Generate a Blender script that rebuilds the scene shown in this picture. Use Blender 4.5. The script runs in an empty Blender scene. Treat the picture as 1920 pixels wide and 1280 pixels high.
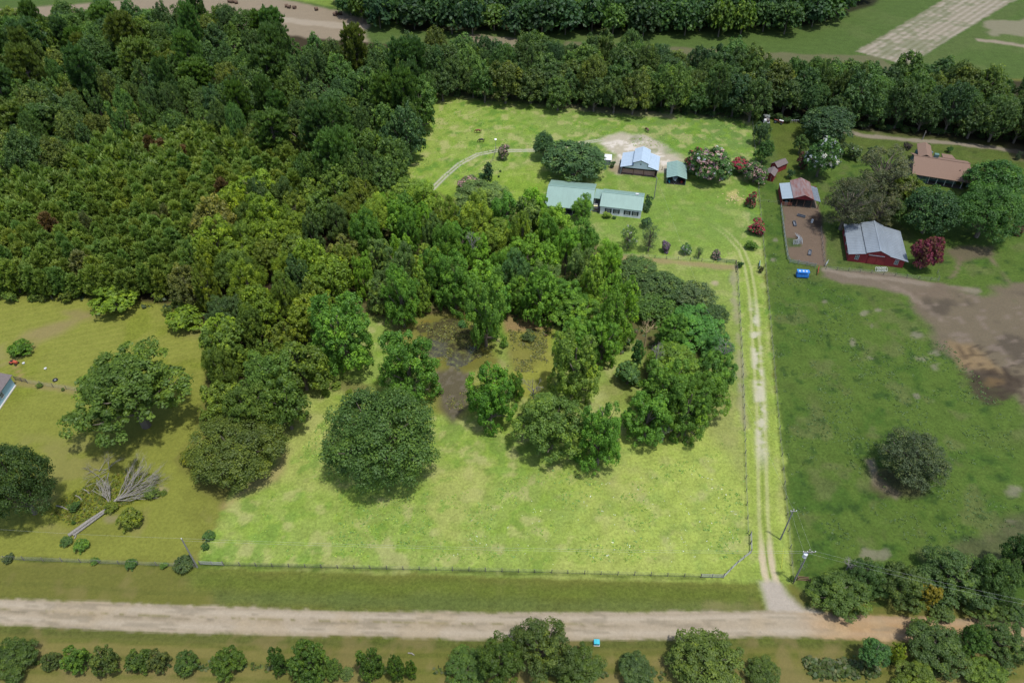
import bpy, math, random
import numpy as np
from mathutils import Vector, Matrix

# ------------------------------------------------------------------ camera, sky, sun, exposure
SC = bpy.context.scene
COL = SC.collection
CAM_H, PITCH, FPX = 119.0, math.radians(43.0), 1385.0
cam_data = bpy.data.cameras.new("camera")
cam_data.sensor_width = 36.0
cam_data.lens = FPX / 1920 * 36
cam_data.clip_start = 1.0
cam_data.clip_end = 9000.0
cam = bpy.data.objects.new("camera", cam_data)
COL.objects.link(cam)
cam.location = (0, 0, CAM_H)
cam.rotation_euler = (math.pi / 2 - PITCH, 0, 0)
SC.camera = cam
SUN_ELEV, SUN_ROT = math.radians(74), math.radians(132)      # rotation measured from +Y
world = bpy.data.worlds.new("World")
SC.world = world
world.use_nodes = True
wn = world.node_tree
bg = wn.nodes["Background"]
sky = wn.nodes.new("ShaderNodeTexSky")
sky.sky_type = 'NISHITA'
sky.sun_disc = False
sky.sun_elevation = SUN_ELEV
sky.sun_rotation = SUN_ROT
sky.dust_density = 2.0
wn.links.new(sky.outputs[0], bg.inputs[0])
bg.inputs[1].default_value = 0.15
sun_data = bpy.data.lights.new("sun", 'SUN')
sun_data.energy = 3.0
sun_data.angle = math.radians(2.4)
sun_data.color = (1.0, 0.97, 0.92)
sun = bpy.data.objects.new("sun", sun_data)
COL.objects.link(sun)
sun_dir = Vector((math.sin(SUN_ROT) * math.cos(SUN_ELEV), math.cos(SUN_ROT) * math.cos(SUN_ELEV), math.sin(SUN_ELEV)))
sun.rotation_euler = sun_dir.to_track_quat('Z', 'Y').to_euler()
sun.location = (0, 0, 300)
SC.view_settings.view_transform = 'Standard'
SC.view_settings.look = 'None'
SC.view_settings.gamma = 1
SC.view_settings.exposure = 0.82
SC.view_settings.use_curve_mapping = False
try:
    SC.cycles.max_bounces = 5
    SC.cycles.diffuse_bounces = 3
    SC.cycles.transparent_max_bounces = 6
    SC.cycles.use_denoising = True
except Exception:
    pass

R = random.Random(11)
rng = np.random.default_rng(5)
SP, CP = math.sin(PITCH), math.cos(PITCH)


def ray(px, py):
    a, b = (px - 960) / FPX, (py - 640) / FPX
    return a, CP - b * SP, -(SP + b * CP)


def G(px, py, h=0.0):
    """world (x, y) of the place seen at that point of the photograph, at height h"""
    dx, dy, dz = ray(px, py)
    t = (CAM_H - h) / -dz
    return dx * t, dy * t


def mpp(px, py, h=0.0):
    dx, dy, dz = ray(px, py)
    return (CAM_H - h) / -dz / FPX, math.atan2(-dz, math.hypot(dy, dx))


KA = 2.2      # how much brighter a sunlit white surface shows than its albedo


def A(r, g, b, k=None):
    """albedo of a sunlit surface seen as this 8-bit colour"""
    f = lambda c: (c / 255 / 12.92 if c / 255 <= 0.04045 else ((c / 255 + 0.055) / 1.055) ** 2.4)
    return tuple(f(c) / (k or KA) for c in (r, g, b))


# ------------------------------------------------------------------ objects and properties
def put(o, parent=None, label=None, cat=None, group=None, kind=None):
    COL.objects.link(o)
    if parent is not None:
        o.parent = parent
    return tag(o, label, cat, group, kind)


def tag(o, label=None, cat=None, group=None, kind=None):
    if label: o["label"] = label
    if cat: o["category"] = cat
    if group: o["group"] = group
    if kind: o["kind"] = kind
    return o


def thing(name, label, cat, loc=(0, 0, 0), rz=0.0, group=None):
    o = bpy.data.objects.new(name, None)
    o.location = loc
    o.rotation_euler = (0, 0, rz)
    o.empty_display_size = 0.5
    return put(o, None, label, cat, group)


def copy_tree(o, parent=None):
    c = o.copy()
    COL.objects.link(c)
    if parent is not None:
        c.parent = parent
    for ch in list(o.children):
        copy_tree(ch, c)
    return c


# ------------------------------------------------------------------ materials
def nodes_of(m):
    m.use_nodes = True
    nt = m.node_tree
    return nt, nt.nodes["Principled BSDF"]


MATS = {}


def mat(name, col, rough=0.8, metal=0.0, var=0.25, scale=3.0, bump=0.0, spec=0.3, streak=None, dirt=None):
    if name in MATS: return MATS[name]
    m = bpy.data.materials.new(name)
    nt, p = nodes_of(m)
    p.inputs["Roughness"].default_value = rough
    p.inputs["Metallic"].default_value = metal
    p.inputs["Specular IOR Level"].default_value = spec
    tc = nt.nodes.new("ShaderNodeTexCoord")
    mp = nt.nodes.new("ShaderNodeMapping")
    mp.inputs["Scale"].default_value = streak or (1, 1, 1)
    nt.links.new(tc.outputs["Object"], mp.inputs[0])
    no = nt.nodes.new("ShaderNodeTexNoise")
    no.inputs["Scale"].default_value = scale
    no.inputs["Detail"].default_value = 6
    nt.links.new(mp.outputs[0], no.inputs[0])
    rp = nt.nodes.new("ShaderNodeValToRGB")
    rp.color_ramp.elements[0].position = 0.3
    rp.color_ramp.elements[1].position = 0.7
    lo = tuple(c * (1 - var) for c in col) if dirt is None else dirt
    hi = tuple(min(1, c * (1 + var * 0.6)) for c in col)
    rp.color_ramp.elements[0].color = (*lo, 1)
    rp.color_ramp.elements[1].color = (*hi, 1)
    nt.links.new(no.outputs[0], rp.inputs[0])
    nt.links.new(rp.outputs[0], p.inputs["Base Color"])
    if bump:
        b = nt.nodes.new("ShaderNodeBump")
        b.inputs["Strength"].default_value = bump
        b.inputs["Distance"].default_value = 0.05
        nt.links.new(no.outputs[0], b.inputs["Height"])
        nt.links.new(b.outputs[0], p.inputs["Normal"])
    MATS[name] = m
    return m


def ground_material():
    m = bpy.data.materials.new("ground_cover")
    nt, p = nodes_of(m)
    p.inputs["Roughness"].default_value = 0.95
    p.inputs["Specular IOR Level"].default_value = 0.08
    at = nt.nodes.new("ShaderNodeAttribute"); at.attribute_name = "albedo"
    ge = nt.nodes.new("ShaderNodeNewGeometry")
    def noise(sc, det, rgh):
        n = nt.nodes.new("ShaderNodeTexNoise")
        n.inputs["Scale"].default_value = sc; n.inputs["Detail"].default_value = det; n.inputs["Roughness"].default_value = rgh
        nt.links.new(ge.outputs["Position"], n.inputs[0])
        return n
    n1, n2 = noise(1.7, 5, 0.75), noise(0.35, 4, 0.6)
    def mr(n, a, b):
        r = nt.nodes.new("ShaderNodeMapRange")
        r.inputs[1].default_value = 0.3; r.inputs[2].default_value = 0.7
        r.inputs[3].default_value = a; r.inputs[4].default_value = b
        nt.links.new(n.outputs[0], r.inputs[0])
        return r
    r1, r2 = mr(n1, 0.66, 1.32), mr(n2, 0.86, 1.14)
    mu = nt.nodes.new("ShaderNodeMath"); mu.operation = 'MULTIPLY'
    nt.links.new(r1.outputs[0], mu.inputs[0]); nt.links.new(r2.outputs[0], mu.inputs[1])
    am = nt.nodes.new("ShaderNodeMix"); am.data_type = 'FLOAT'
    nt.links.new(at.outputs["Alpha"], am.inputs[0]); am.inputs[2].default_value = 1.0
    nt.links.new(mu.outputs[0], am.inputs[3]); mu = am
    vm = nt.nodes.new("ShaderNodeVectorMath"); vm.operation = 'SCALE'
    nt.links.new(at.outputs["Color"], vm.inputs[0]); nt.links.new(mu.outputs['Result'] if 'Result' in mu.outputs else mu.outputs[0], vm.inputs["Scale"])
    nt.links.new(vm.outputs[0], p.inputs["Base Color"])
    b = nt.nodes.new("ShaderNodeBump"); b.inputs["Strength"].default_value = 0.55; b.inputs["Distance"].default_value = 0.25
    nt.links.new(n1.outputs[0], b.inputs["Height"]); nt.links.new(b.outputs[0], p.inputs["Normal"])
    return m


def leaf_material(name, fixed=None, trans=0.40):
    """foliage: colour of the tree (its object colour), shifted from clump to clump"""
    m = bpy.data.materials.new(name)
    m.use_nodes = True
    nt = m.node_tree
    nt.nodes.clear()
    out = nt.nodes.new("ShaderNodeOutputMaterial")
    if fixed is None:
        oi = nt.nodes.new("ShaderNodeObjectInfo"); csock = oi.outputs["Color"]
    else:
        rgb = nt.nodes.new("ShaderNodeRGB"); rgb.outputs[0].default_value = (*fixed, 1); csock = rgb.outputs[0]
    at = nt.nodes.new("ShaderNodeAttribute"); at.attribute_name = "tint"
    rp = nt.nodes.new("ShaderNodeValToRGB")
    e = rp.color_ramp.elements
    e[0].position = 0.15; e[0].color = (0.52, 0.58, 0.60, 1)
    e[1].position = 0.9; e[1].color = (1.85, 1.60, 0.85, 1)
    x = e.new(0.5); x.color = (0.9, 0.93, 1.0, 1)
    nt.links.new(at.outputs["Fac"], rp.inputs[0])
    mx = nt.nodes.new("ShaderNodeVectorMath"); mx.operation = 'MULTIPLY'
    nt.links.new(csock, mx.inputs[0]); nt.links.new(rp.outputs[0], mx.inputs[1])
    di = nt.nodes.new("ShaderNodeBsdfDiffuse"); tr = nt.nodes.new("ShaderNodeBsdfTranslucent")
    nt.links.new(mx.outputs[0], di.inputs[0])
    tint = nt.nodes.new("ShaderNodeVectorMath"); tint.operation = 'MULTIPLY'
    tint.inputs[1].default_value = (1.15, 1.25, 0.5)
    nt.links.new(mx.outputs[0], tint.inputs[0]); nt.links.new(tint.outputs[0], tr.inputs[0])
    ms = nt.nodes.new("ShaderNodeMixShader"); ms.inputs[0].default_value = trans
    nt.links.new(di.outputs[0], ms.inputs[1]); nt.links.new(tr.outputs[0], ms.inputs[2])
    gl = nt.nodes.new("ShaderNodeBsdfGlossy"); gl.inputs["Roughness"].default_value = 0.55
    gl.inputs["Color"].default_value = (0.9, 0.95, 1, 1)
    m2 = nt.nodes.new("ShaderNodeMixShader"); m2.inputs[0].default_value = 0.012
    nt.links.new(ms.outputs[0], m2.inputs[1]); nt.links.new(gl.outputs[0], m2.inputs[2])
    nt.links.new(m2.outputs[0], out.inputs[0])
    return m


M_GROUND = ground_material()
M_LEAF = leaf_material("foliage")
M_BARK = mat("bark", (0.13, 0.108, 0.085), 0.95, var=0.4, scale=6, streak=(1, 1, 0.3))
M_GREYBARK = mat("weathered_wood_bark", (0.16, 0.15, 0.13), 0.9, var=0.35, scale=5)


# ------------------------------------------------------------------ mesh helper
class MB:
    def __init__(s): s.v, s.f, s.m = [], [], []

    def add(s, vs, fs, mi=0):
        n = len(s.v)
        s.v += [tuple(p) for p in vs]
        s.f += [tuple(i + n for i in f) for f in fs]
        s.m += [mi] * len(fs)
        return s

    def box(s, x0, y0, z0, x1, y1, z1, mi=0):
        v = [(x, y, z) for z in (z0, z1) for y in (y0, y1) for x in (x0, x1)]
        return s.add(v, [(0, 2, 3, 1), (4, 5, 7, 6), (0, 1, 5, 4), (2, 6, 7, 3), (0, 4, 6, 2), (1, 3, 7, 5)], mi)

    def prism(s, pts, y0, y1, mi=0):
        """polygon of (x, z) points pushed from y0 to y1"""
        n = len(pts)
        v = [(x, y0, z) for x, z in pts] + [(x, y1, z) for x, z in pts]
        f = [tuple(range(n)), tuple(range(2 * n - 1, n - 1, -1))]
        f += [(i, i + n, (i + 1) % n + n, (i + 1) % n) for i in range(n)]
        return s.add(v, f, mi)

    def prism_x(s, pts, x0, x1, mi=0):
        """polygon of (y, z) points pushed from x0 to x1"""
        n = len(pts)
        v = [(x0, y, z) for y, z in pts] + [(x1, y, z) for y, z in pts]
        f = [tuple(range(n - 1, -1, -1)), tuple(range(n, 2 * n))]
        f += [(i, (i + 1) % n, (i + 1) % n + n, i + n) for i in range(n)]
        return s.add(v, f, mi)

    def slab(s, quad, th, mi=0):
        """four corner points of a sloping sheet and its thickness (downwards)"""
        v = [tuple(p) for p in quad] + [(p[0], p[1], p[2] - th) for p in quad]
        return s.add(v, [(0, 1, 2, 3), (7, 6, 5, 4), (0, 4, 5, 1), (1, 5, 6, 2), (2, 6, 7, 3), (3, 7, 4, 0)], mi)

    def tube(s, pts, rad, n=6, mi=0, cap=True):
        pts = [Vector(p) for p in pts]
        if not isinstance(rad, (list, tuple)): rad = [rad] * len(pts)
        base = len(s.v)
        for i, p in enumerate(pts):
            d = (pts[min(i + 1, len(pts) - 1)] - pts[max(i - 1, 0)])
            if d.length < 1e-6: d = Vector((0, 0, 1))
            d.normalize()
            a = d.orthogonal().normalized() if i == 0 else (a - d * a.dot(d)).normalized()
            b = d.cross(a)
            for k in range(n):
                t = 2 * math.pi * k / n
                s.v.append(tuple(p + (a * math.cos(t) + b * math.sin(t)) * rad[i]))
        for i in range(len(pts) - 1):
            for k in range(n):
                k2 = (k + 1) % n
                s.f.append((base + i * n + k, base + i * n + k2, base + (i + 1) * n + k2, base + (i + 1) * n + k)); s.m.append(mi)
        if cap:
            s.f.append(tuple(base + k for k in range(n - 1, -1, -1))); s.m.append(mi)
            s.f.append(tuple(base + (len(pts) - 1) * n + k for k in range(n))); s.m.append(mi)
        return s

    def blob(s, c, r, n=8, m=5, mi=0):
        base = len(s.v)
        for j in range(m + 1):
            ph = math.pi * j / m
            for i in range(n):
                t = 2 * math.pi * i / n
                s.v.append((c[0] + r[0] * math.sin(ph) * math.cos(t), c[1] + r[1] * math.sin(ph) * math.sin(t), c[2] + r[2] * math.cos(ph)))
        for j in range(m):
            for i in range(n):
                i2 = (i + 1) % n
                s.f.append((base + j * n + i, base + (j + 1) * n + i, base + (j + 1) * n + i2, base + j * n + i2)); s.m.append(mi)
        return s

    def mesh(s, name, mats, smooth=False):
        me = bpy.data.meshes.new(name)
        me.from_pydata(s.v, [], s.f)
        for m in (mats if isinstance(mats, (list, tuple)) else [mats]): me.materials.append(m)
        if len(set(s.m)) > 1: me.polygons.foreach_set("material_index", s.m)
        if smooth: me.polygons.foreach_set("use_smooth", [True] * len(me.polygons))
        me.update()
        return me

    def build(s, name, mats, parent=None, smooth=False, **kw):
        o = bpy.data.objects.new(name, s.mesh(name, mats, smooth))
        return put(o, parent, kw.get("label"), kw.get("cat"), kw.get("group"), kw.get("kind"))


def wbox(name, m, parent, *b, **kw):
    return MB().box(*b).build(name, m, parent, **kw)


# ------------------------------------------------------------------ noise and ground colour field
def _hash(ix, iy, seed):
    h = (ix.astype(np.int64) * 374761393 + iy.astype(np.int64) * 668265263 + seed * 974634777) & 0x7fffffff
    h = ((h ^ (h >> 13)) * 1274126177) & 0x7fffffff
    h = (h ^ (h >> 16)) & 0xffff
    return h / 65535.0


def vnoise(x, y, seed):
    ix, iy = np.floor(x), np.floor(y)
    fx, fy = x - ix, y - iy
    fx, fy = fx * fx * (3 - 2 * fx), fy * fy * (3 - 2 * fy)
    a, b = _hash(ix, iy, seed), _hash(ix + 1, iy, seed)
    c, d = _hash(ix, iy + 1, seed), _hash(ix + 1, iy + 1, seed)
    return (a * (1 - fx) + b * fx) * (1 - fy) + (c * (1 - fx) + d * fx) * fy


def fbm(x, y, size, octs=4, seed=1, gain=0.5):
    s = np.zeros_like(x); a, tot, f = 1.0, 0.0, 1.0 / size
    for o in range(octs):
        s += a * vnoise(x * f + 17.3 * o, y * f - 9.1 * o, seed + o * 13)
        tot += a; a *= gain; f *= 2.03
    return s / tot


def W(pts, h=0.0): return np.array([G(px, py, h) for px, py in pts])


def seg_d(x, y, a, b):
    ab = b - a
    t = np.clip(((x - a[0]) * ab[0] + (y - a[1]) * ab[1]) / (ab @ ab + 1e-9), 0, 1)
    return np.hypot(x - a[0] - t * ab[0], y - a[1] - t * ab[1]), t


def poly_sd(x, y, P):
    """distance, positive inside"""
    d = np.full(x.shape, 1e9); ins = np.zeros(x.shape, bool)
    n = len(P)
    for i in range(n):
        a, b = P[i], P[(i + 1) % n]
        d = np.minimum(d, seg_d(x, y, a, b)[0])
        c = (a[1] > y) != (b[1] > y)
        xi = a[0] + (y - a[1]) / ((b[1] - a[1]) if abs(b[1] - a[1]) > 1e-9 else 1e-9) * (b[0] - a[0])
        ins ^= c & (x < xi)
    return np.where(ins, d, -d)


def line_d(x, y, P):
    d = np.full(x.shape, 1e9)
    for i in range(len(P) - 1): d = np.minimum(d, seg_d(x, y, P[i], P[i + 1])[0])
    return d


def sst(e0, e1, v):
    t = np.clip((v - e0) / (e1 - e0), 0, 1)
    return t * t * (3 - 2 * t)


LOT = W([(368, 1066), (818, 153), (1407, 205), (1487, 1097)])
ROAD = W([(-700, 1118), (0, 1145), (300, 1158), (600, 1167), (900, 1173), (1200, 1173), (1450, 1168), (1600, 1174), (1920, 1186), (2700, 1205)])
LANE = W([(1250, 365), (1320, 408), (1365, 440), (1390, 468), (1402, 500), (1410, 545), (1415, 600), (1421, 690), (1426, 760), (1428.5, 830), (1429.5, 900), (1431.5, 970), (1436, 1030), (1441, 1070), (1453, 1110), (1470, 1160)])
TRACK_BACK = W([(790, 375), (808, 357), (835, 330), (862, 307), (895, 290), (930, 283), (1000, 282), (1045, 278), (1080, 270), (1130, 262)])
TRACK_EAST = W([(1545, 505), (1600, 517), (1680, 524), (1760, 536), (1830, 545)])
ROAD_NORTH = W([(1560, 240), (1620, 255), (1700, 262), (1780, 268), (1860, 277), (1920, 286), (2300, 320)])
ROAD_HALF = 2.15


def ground_colour(x, y, lean=False):
    n_a, n_b, n_c = fbm(x, y, 22, 4, 3), fbm(x, y, 7, 4, 41), fbm(x, y, 2.2, 3, 77)
    n_d = fbm(x, y, 1.0, 2, 99)
    col = np.empty(x.shape + (3,))
    col[:] = A(118, 117, 58)

    def mix(c, m):
        col[:] = col * (1 - m[..., None]) + np.array(c) * m[..., None]

    def area(px, c, soft=1.0, amp=3.0, alpha=1.0, n=None):
        P = W(px)
        x0, y0 = P.min(0) - soft - amp - 1; x1, y1 = P.max(0) + soft + amp + 1
        k = (x > x0) & (x < x1) & (y > y0) & (y < y1)
        if not k.any(): return
        nn = (n_b if n is None else n)[k]
        d = poly_sd(x[k], y[k], P) + (nn - 0.5) * 2 * amp
        m = sst(-soft, soft, d) * alpha
        col[k] = col[k] * (1 - m[:, None]) + np.array(c) * m[:, None]

    def spot(px, py, w, h, c, soft=0.5, amp=1.0, alpha=1.0, n=None):
        """an ellipse w x h in pixels of the photograph"""
        pts = [(px + w / 2 * math.cos(t), py + h / 2 * math.sin(t)) for t in np.linspace(0, 2 * math.pi, 13)[:-1]]
        area(pts, c, soft, amp, alpha, n_c if n is None else n)

    def path(P, c, w, soft=0.5, amp=0.6, alpha=1.0, n=None):
        x0, y0 = P.min(0) - w - soft - amp - 1; x1, y1 = P.max(0) + w + soft + amp + 1
        k = (x > x0) & (x < x1) & (y > y0) & (y < y1)
        if not k.any(): return
        d = w - line_d(x[k], y[k], P) + ((n_c if n is None else n)[k] - 0.5) * 2 * amp
        m = sst(-soft, soft, d) * (alpha if np.isscalar(alpha) else alpha[k])
        col[k] = col[k] * (1 - m[:, None]) + np.array(c) * m[:, None]

    far = [(-2600, 60), (500, 60), (900, 120), (1500, 150), (4200, 150), (4200, -560), (-2600, -560)]
    # fields north of the tree belt
    area(far, A(84, 106, 50), 2, 2)
    mix(A(96, 112, 60), sst(0.45, 0.7, n_a) * sst(225, 250, y) * 0.8)
    area([(-600, 60), (0, 18), (330, -6), (470, -8), (560, 4), (640, 22), (690, 38), (690, 90), (520, 90), (300, 90), (-600, 120)], A(152, 138, 116), 1.5, 2)
    area([(420, 20), (690, 48), (690, 58), (420, 34)], A(178, 166, 146), 1.0, 2, 0.7)
    area([(470, -9), (560, 2), (640, 16), (678, 30), (700, 20), (660, -8), (600, -60), (400, -60)], A(124, 146, 66), 1.5, 1.5)
    path(W([(600, -30), (628, 0), (655, 14), (700, 30)]), A(150, 140, 110), 1.3, 1, 1, 0.8)
    # strip behind the belt
    area([(860, 65), (1010, 72), (1010, 110), (860, 100)], A(148, 134, 112), 1, 2, 0.8)
    area([(1060, 78), (1400, 96), (1560, 104), (1640, 104), (1700, 140), (1200, 140), (1060, 110)], A(112, 110, 80), 1, 1.5, 0.85)
    # strips of ploughed field at the top right
    P = W([(1606, 97), (1770, 0), (1905, 0), (1895, 5), (1700, 122)])
    d = poly_sd(x, y, P)
    ang = P[1] - P[0]; ang = ang / np.hypot(*ang)
    across = x * ang[1] - y * ang[0]
    k = sst(-0.6, 0.6, d + (n_c - 0.5) * 1.5)
    rows = 0.5 + 0.5 * np.sin(across * 2 * math.pi / 2.7)
    mix(A(152, 143, 122), k * 0.95)
    mix(A(186, 176, 160), k * sst(0.35, 0.75, rows + (n_b - 0.5) * 0.9) * 0.55)
    mix(A(84, 104, 48), k * sst(0.52, 0.62, n_b * .6 + n_c * .4) * 0.45)
    area([(1640, 90), (1790, 0), (1905, 0), (1900, 10), (1760, 98)], A(96, 110, 60), 1.5, 1.2, 0.0)
    area([(1712, 120), (1898, 8), (1930, 8), (1770, 120)], A(90, 106, 56), 1.5, 1.0, 0.7)
    area([(1850, 40), (2300, 10), (2300, 70), (1860, 66)], A(152, 142, 122), 1.5, 4, 0.7)
    path(W([(1838, 76), (1880, 80), (1950, 92), (2100, 96)]), A(160, 146, 128), 1.6, 1, 1.2, 0.9)
    # east side : pasture, the dimmer light outside the lot painted into its colour
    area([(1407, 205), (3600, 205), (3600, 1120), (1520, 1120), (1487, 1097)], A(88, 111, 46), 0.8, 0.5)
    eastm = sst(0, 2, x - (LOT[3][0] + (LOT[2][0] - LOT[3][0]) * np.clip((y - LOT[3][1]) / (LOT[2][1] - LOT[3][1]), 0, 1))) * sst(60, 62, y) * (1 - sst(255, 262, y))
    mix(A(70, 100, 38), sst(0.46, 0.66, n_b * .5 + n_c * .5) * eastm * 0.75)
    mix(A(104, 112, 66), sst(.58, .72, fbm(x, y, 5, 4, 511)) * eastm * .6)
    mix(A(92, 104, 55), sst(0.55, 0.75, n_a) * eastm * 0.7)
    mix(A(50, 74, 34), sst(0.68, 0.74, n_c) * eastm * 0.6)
    # west fields
    area([(-1800, 520), (380, 560), (430, 640), (420, 780), (330, 860), (410, 960), (370, 1058), (-1800, 1040)], A(136, 141, 62), 1.5, 2)
    westm = sst(0, 3, poly_sd(x, y, W([(-1800, 520), (380, 560), (430, 640), (420, 780), (330, 860), (420, 960), (385, 1130), (-1800, 1110)])))
    th = 0.35
    mow = np.sin((x * math.sin(-th) + y * math.cos(-th)) * 2 * math.pi / 1.9 + n_a * 9)
    upper = westm * sst(105, 112, y)
    mix(A(156, 156, 76), upper * sst(0.1, 0.9, mow) * 0.30)
    mix(A(122, 134, 44), upper * sst(0.45, 0.65, n_b) * 0.6)
    mix(A(118, 122, 54), westm * sst(0.5, 0.7, n_a) * (1 - sst(105, 112, y)) * 0.8)
    mix(A(146, 140, 84), westm * sst(0.60, 0.72, n_b) * (1 - sst(95, 102, y)) * 0.55)
    area([(20, 640), (60, 612), (120, 600), (170, 590), (120, 625), (75, 642)], A(150, 136, 92), 1.6, 2.5, 0.8)
    spot(150, 590, 60, 14, A(148, 132, 92), 1.5, 2, 0.6)
    spot(360, 625, 40, 10, A(140, 132, 84), 1.5, 2, 0.5)
    path(W([(-40, 700), (20, 678), (48, 664), (62, 650), (70, 636)]), A(148, 142, 84), 0.75, 0.4, 0.3, 0.8)
    area([(-60, 668), (12, 640), (20, 672), (-60, 700)], A(150, 142, 88), 1, 1, 0.7)
    path(W([(28, 682), (40, 712)]), A(168, 142, 100), 0.35, 0.3, 0.2, 0.7)
    path(W([(32, 716), (80, 724), (150, 733)]), A(150, 134, 92), 0.9, 0.6, 0.6, 0.7)
    # wood floors
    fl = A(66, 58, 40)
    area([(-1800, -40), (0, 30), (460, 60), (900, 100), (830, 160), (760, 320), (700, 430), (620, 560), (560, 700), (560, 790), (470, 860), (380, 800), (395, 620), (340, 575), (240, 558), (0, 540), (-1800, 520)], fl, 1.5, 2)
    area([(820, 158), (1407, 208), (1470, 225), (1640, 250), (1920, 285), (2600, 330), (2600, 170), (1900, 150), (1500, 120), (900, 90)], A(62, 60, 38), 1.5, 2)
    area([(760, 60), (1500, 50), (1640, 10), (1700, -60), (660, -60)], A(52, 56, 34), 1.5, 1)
    # inside the property : the lot's brighter light painted into the grass colour
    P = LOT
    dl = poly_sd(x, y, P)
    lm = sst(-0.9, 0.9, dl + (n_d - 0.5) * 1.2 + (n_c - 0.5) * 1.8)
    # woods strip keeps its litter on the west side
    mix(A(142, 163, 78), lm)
    near = 1 - sst(100, 118, y)
    backf = sst(160, 175, y)
    mix(A(106, 138, 66), lm * backf * sst(-20, 60, x) * 0.9)
    mix(A(148, 168, 66), lm * backf * (1 - sst(-60, -5, x)) * 0.8)
    mix(A(126, 158, 54), lm * sst(0.46, 0.62, n_b * .4 + n_c * .6) * 0.7)
    mix(A(184, 180, 122), lm * sst(.55, .68, fbm(x, y, 2.8, 4, 411)) * .55)
    mix(A(172, 176, 100), lm * (1 - .6 * backf) * sst(0.52, 0.70, fbm(x, y, 11, 4, 207)) * 0.65 * (0.35 + 0.65 * near))
    mix(A(104, 142, 56), lm * sst(0.57, 0.66, n_c) * sst(0.42, 0.56, n_b) * 0.8)
    mix(A(168, 182, 88), lm * near * (0.25 + .55 * sst(-5, 25, x)) * sst(0.3, 0.6, n_c * .5 + n_a * .5))
    area([(1000, 470), (1160, 488), (1375, 496), (1385, 600), (1393, 760), (1330, 740), (1300, 600), (1120, 520)], A(134, 150, 76), 1, 2, 0.55)
    area([(800, 360), (1020, 300), (1040, 340), (900, 420), (780, 440)], A(134, 162, 56), 2, 2, 0.6)
    area([(1110, 330), (1390, 340), (1400, 470), (1150, 470), (1100, 400)], A(126, 152, 66), 2, 2, 0.6)
    # greyer band below the back trees; worn ground round the barn, wood floor
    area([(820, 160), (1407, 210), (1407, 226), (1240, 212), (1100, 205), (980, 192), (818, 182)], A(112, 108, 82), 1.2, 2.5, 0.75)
    area([(1040, 190), (1140, 203), (1260, 214), (1260, 222), (1140, 214), (1040, 200)], A(158, 146, 118), 1.0, 2.5, 0.6, n_c)
    area([(1112, 266), (1165, 252), (1208, 248), (1240, 266), (1270, 298), (1272, 320), (1160, 325), (1144, 290)], A(194, 184, 164), 1.5, 3.5, 0.9)
    mix(A(226, 218, 204), sst(0, 2, poly_sd(x, y, W([(1120, 268), (1170, 256), (1205, 254), (1232, 270), (1262, 300), (1268, 320), (1160, 325), (1148, 290)]))) * sst(0.44, 0.6, n_c * .6 + n_d * .4) * 0.95)
    spot(1192, 262, 32, 10, A(120, 130, 88), 0.8, 1.5, 0.6)
    spot(1226, 282, 22, 10, A(126, 138, 84), 0.8, 1.5, 0.6)
    spot(1298, 298, 40, 16, A(158, 158, 112), 1.2, 3, 0.5)
    spot(1180, 318, 80, 20, A(165, 148, 120), 1.0, 1.0, 0.8)
    spot(1378, 366, 24, 26, A(190, 180, 116), 0.7, 3.0, 0.75)
    area([(1155, 478), (1240, 484), (1380, 496), (1384, 506), (1300, 500), (1240, 494), (1160, 490)], A(160, 140, 104), 0.7, 1.2, 0.75)
    path(W([(1378, 498), (1375, 530), (1377, 560), (1383, 600), (1387, 650), (1390, 720), (1393, 770), (1396, 800)]), A(164, 154, 128), 0.55, 0.8, 1.3, 0.65)
    spot(1341, 530, 16, 10, A(178, 164, 134), 0.5, 0.8, 0.9)
    area([(1315, 740), (1390, 745), (1398, 830), (1396, 900), (1340, 830)], A(148, 150, 92), 2, 3, 0.6)
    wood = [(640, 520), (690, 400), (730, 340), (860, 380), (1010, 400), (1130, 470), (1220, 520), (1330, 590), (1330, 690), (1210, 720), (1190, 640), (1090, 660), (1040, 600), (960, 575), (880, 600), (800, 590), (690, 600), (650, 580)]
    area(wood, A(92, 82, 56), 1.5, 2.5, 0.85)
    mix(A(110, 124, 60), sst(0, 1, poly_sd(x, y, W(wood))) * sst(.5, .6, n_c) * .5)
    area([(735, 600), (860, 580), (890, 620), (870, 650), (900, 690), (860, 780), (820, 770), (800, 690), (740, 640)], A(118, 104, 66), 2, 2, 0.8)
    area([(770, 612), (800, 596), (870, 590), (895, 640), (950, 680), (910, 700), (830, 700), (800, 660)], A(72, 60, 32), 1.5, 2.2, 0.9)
    spot(800, 602, 24, 9, A(122, 80, 36), 0.8, 0.8, 0.8)
    spot(826, 648, 34, 46, A(112, 104, 34), 1, 2.5, 0.55)
    area([(740, 590), (900, 585), (960, 700), (900, 790), (800, 780), (740, 640)], A(138, 140, 62), .8, 1.0, 0.55, 1 - np.abs(n_b - .5) * 4 - n_c)
    spot(880, 655, 60, 30, A(128, 118, 46), 1.5, 2, 0.6)
    area([(800, 700), (850, 680), (890, 700), (880, 760), (850, 790), (830, 760)], A(94, 86, 74), 1.2, 2, 0.85)
    mix(A(134, 126, 112), sst(0, 1, poly_sd(x, y, W([(800, 700), (850, 680), (890, 700), (880, 760), (850, 790), (830, 760)]))) * sst(0.55, 0.65, n_d) * 0.4)
    area([(950, 612), (1035, 610), (1040, 700), (1010, 760), (960, 730), (950, 660)], A(150, 150, 66), 1.5, 2, 0.85)
    area([(955, 632), (1010, 625), (1020, 660), (980, 700), (930, 690)], A(112, 108, 58), 1.5, 2.5, 0.5)
    area([(945, 590), (1040, 600), (1030, 618), (950, 622)], A(154, 128, 92), 1, 1.2, 0.85)
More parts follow.
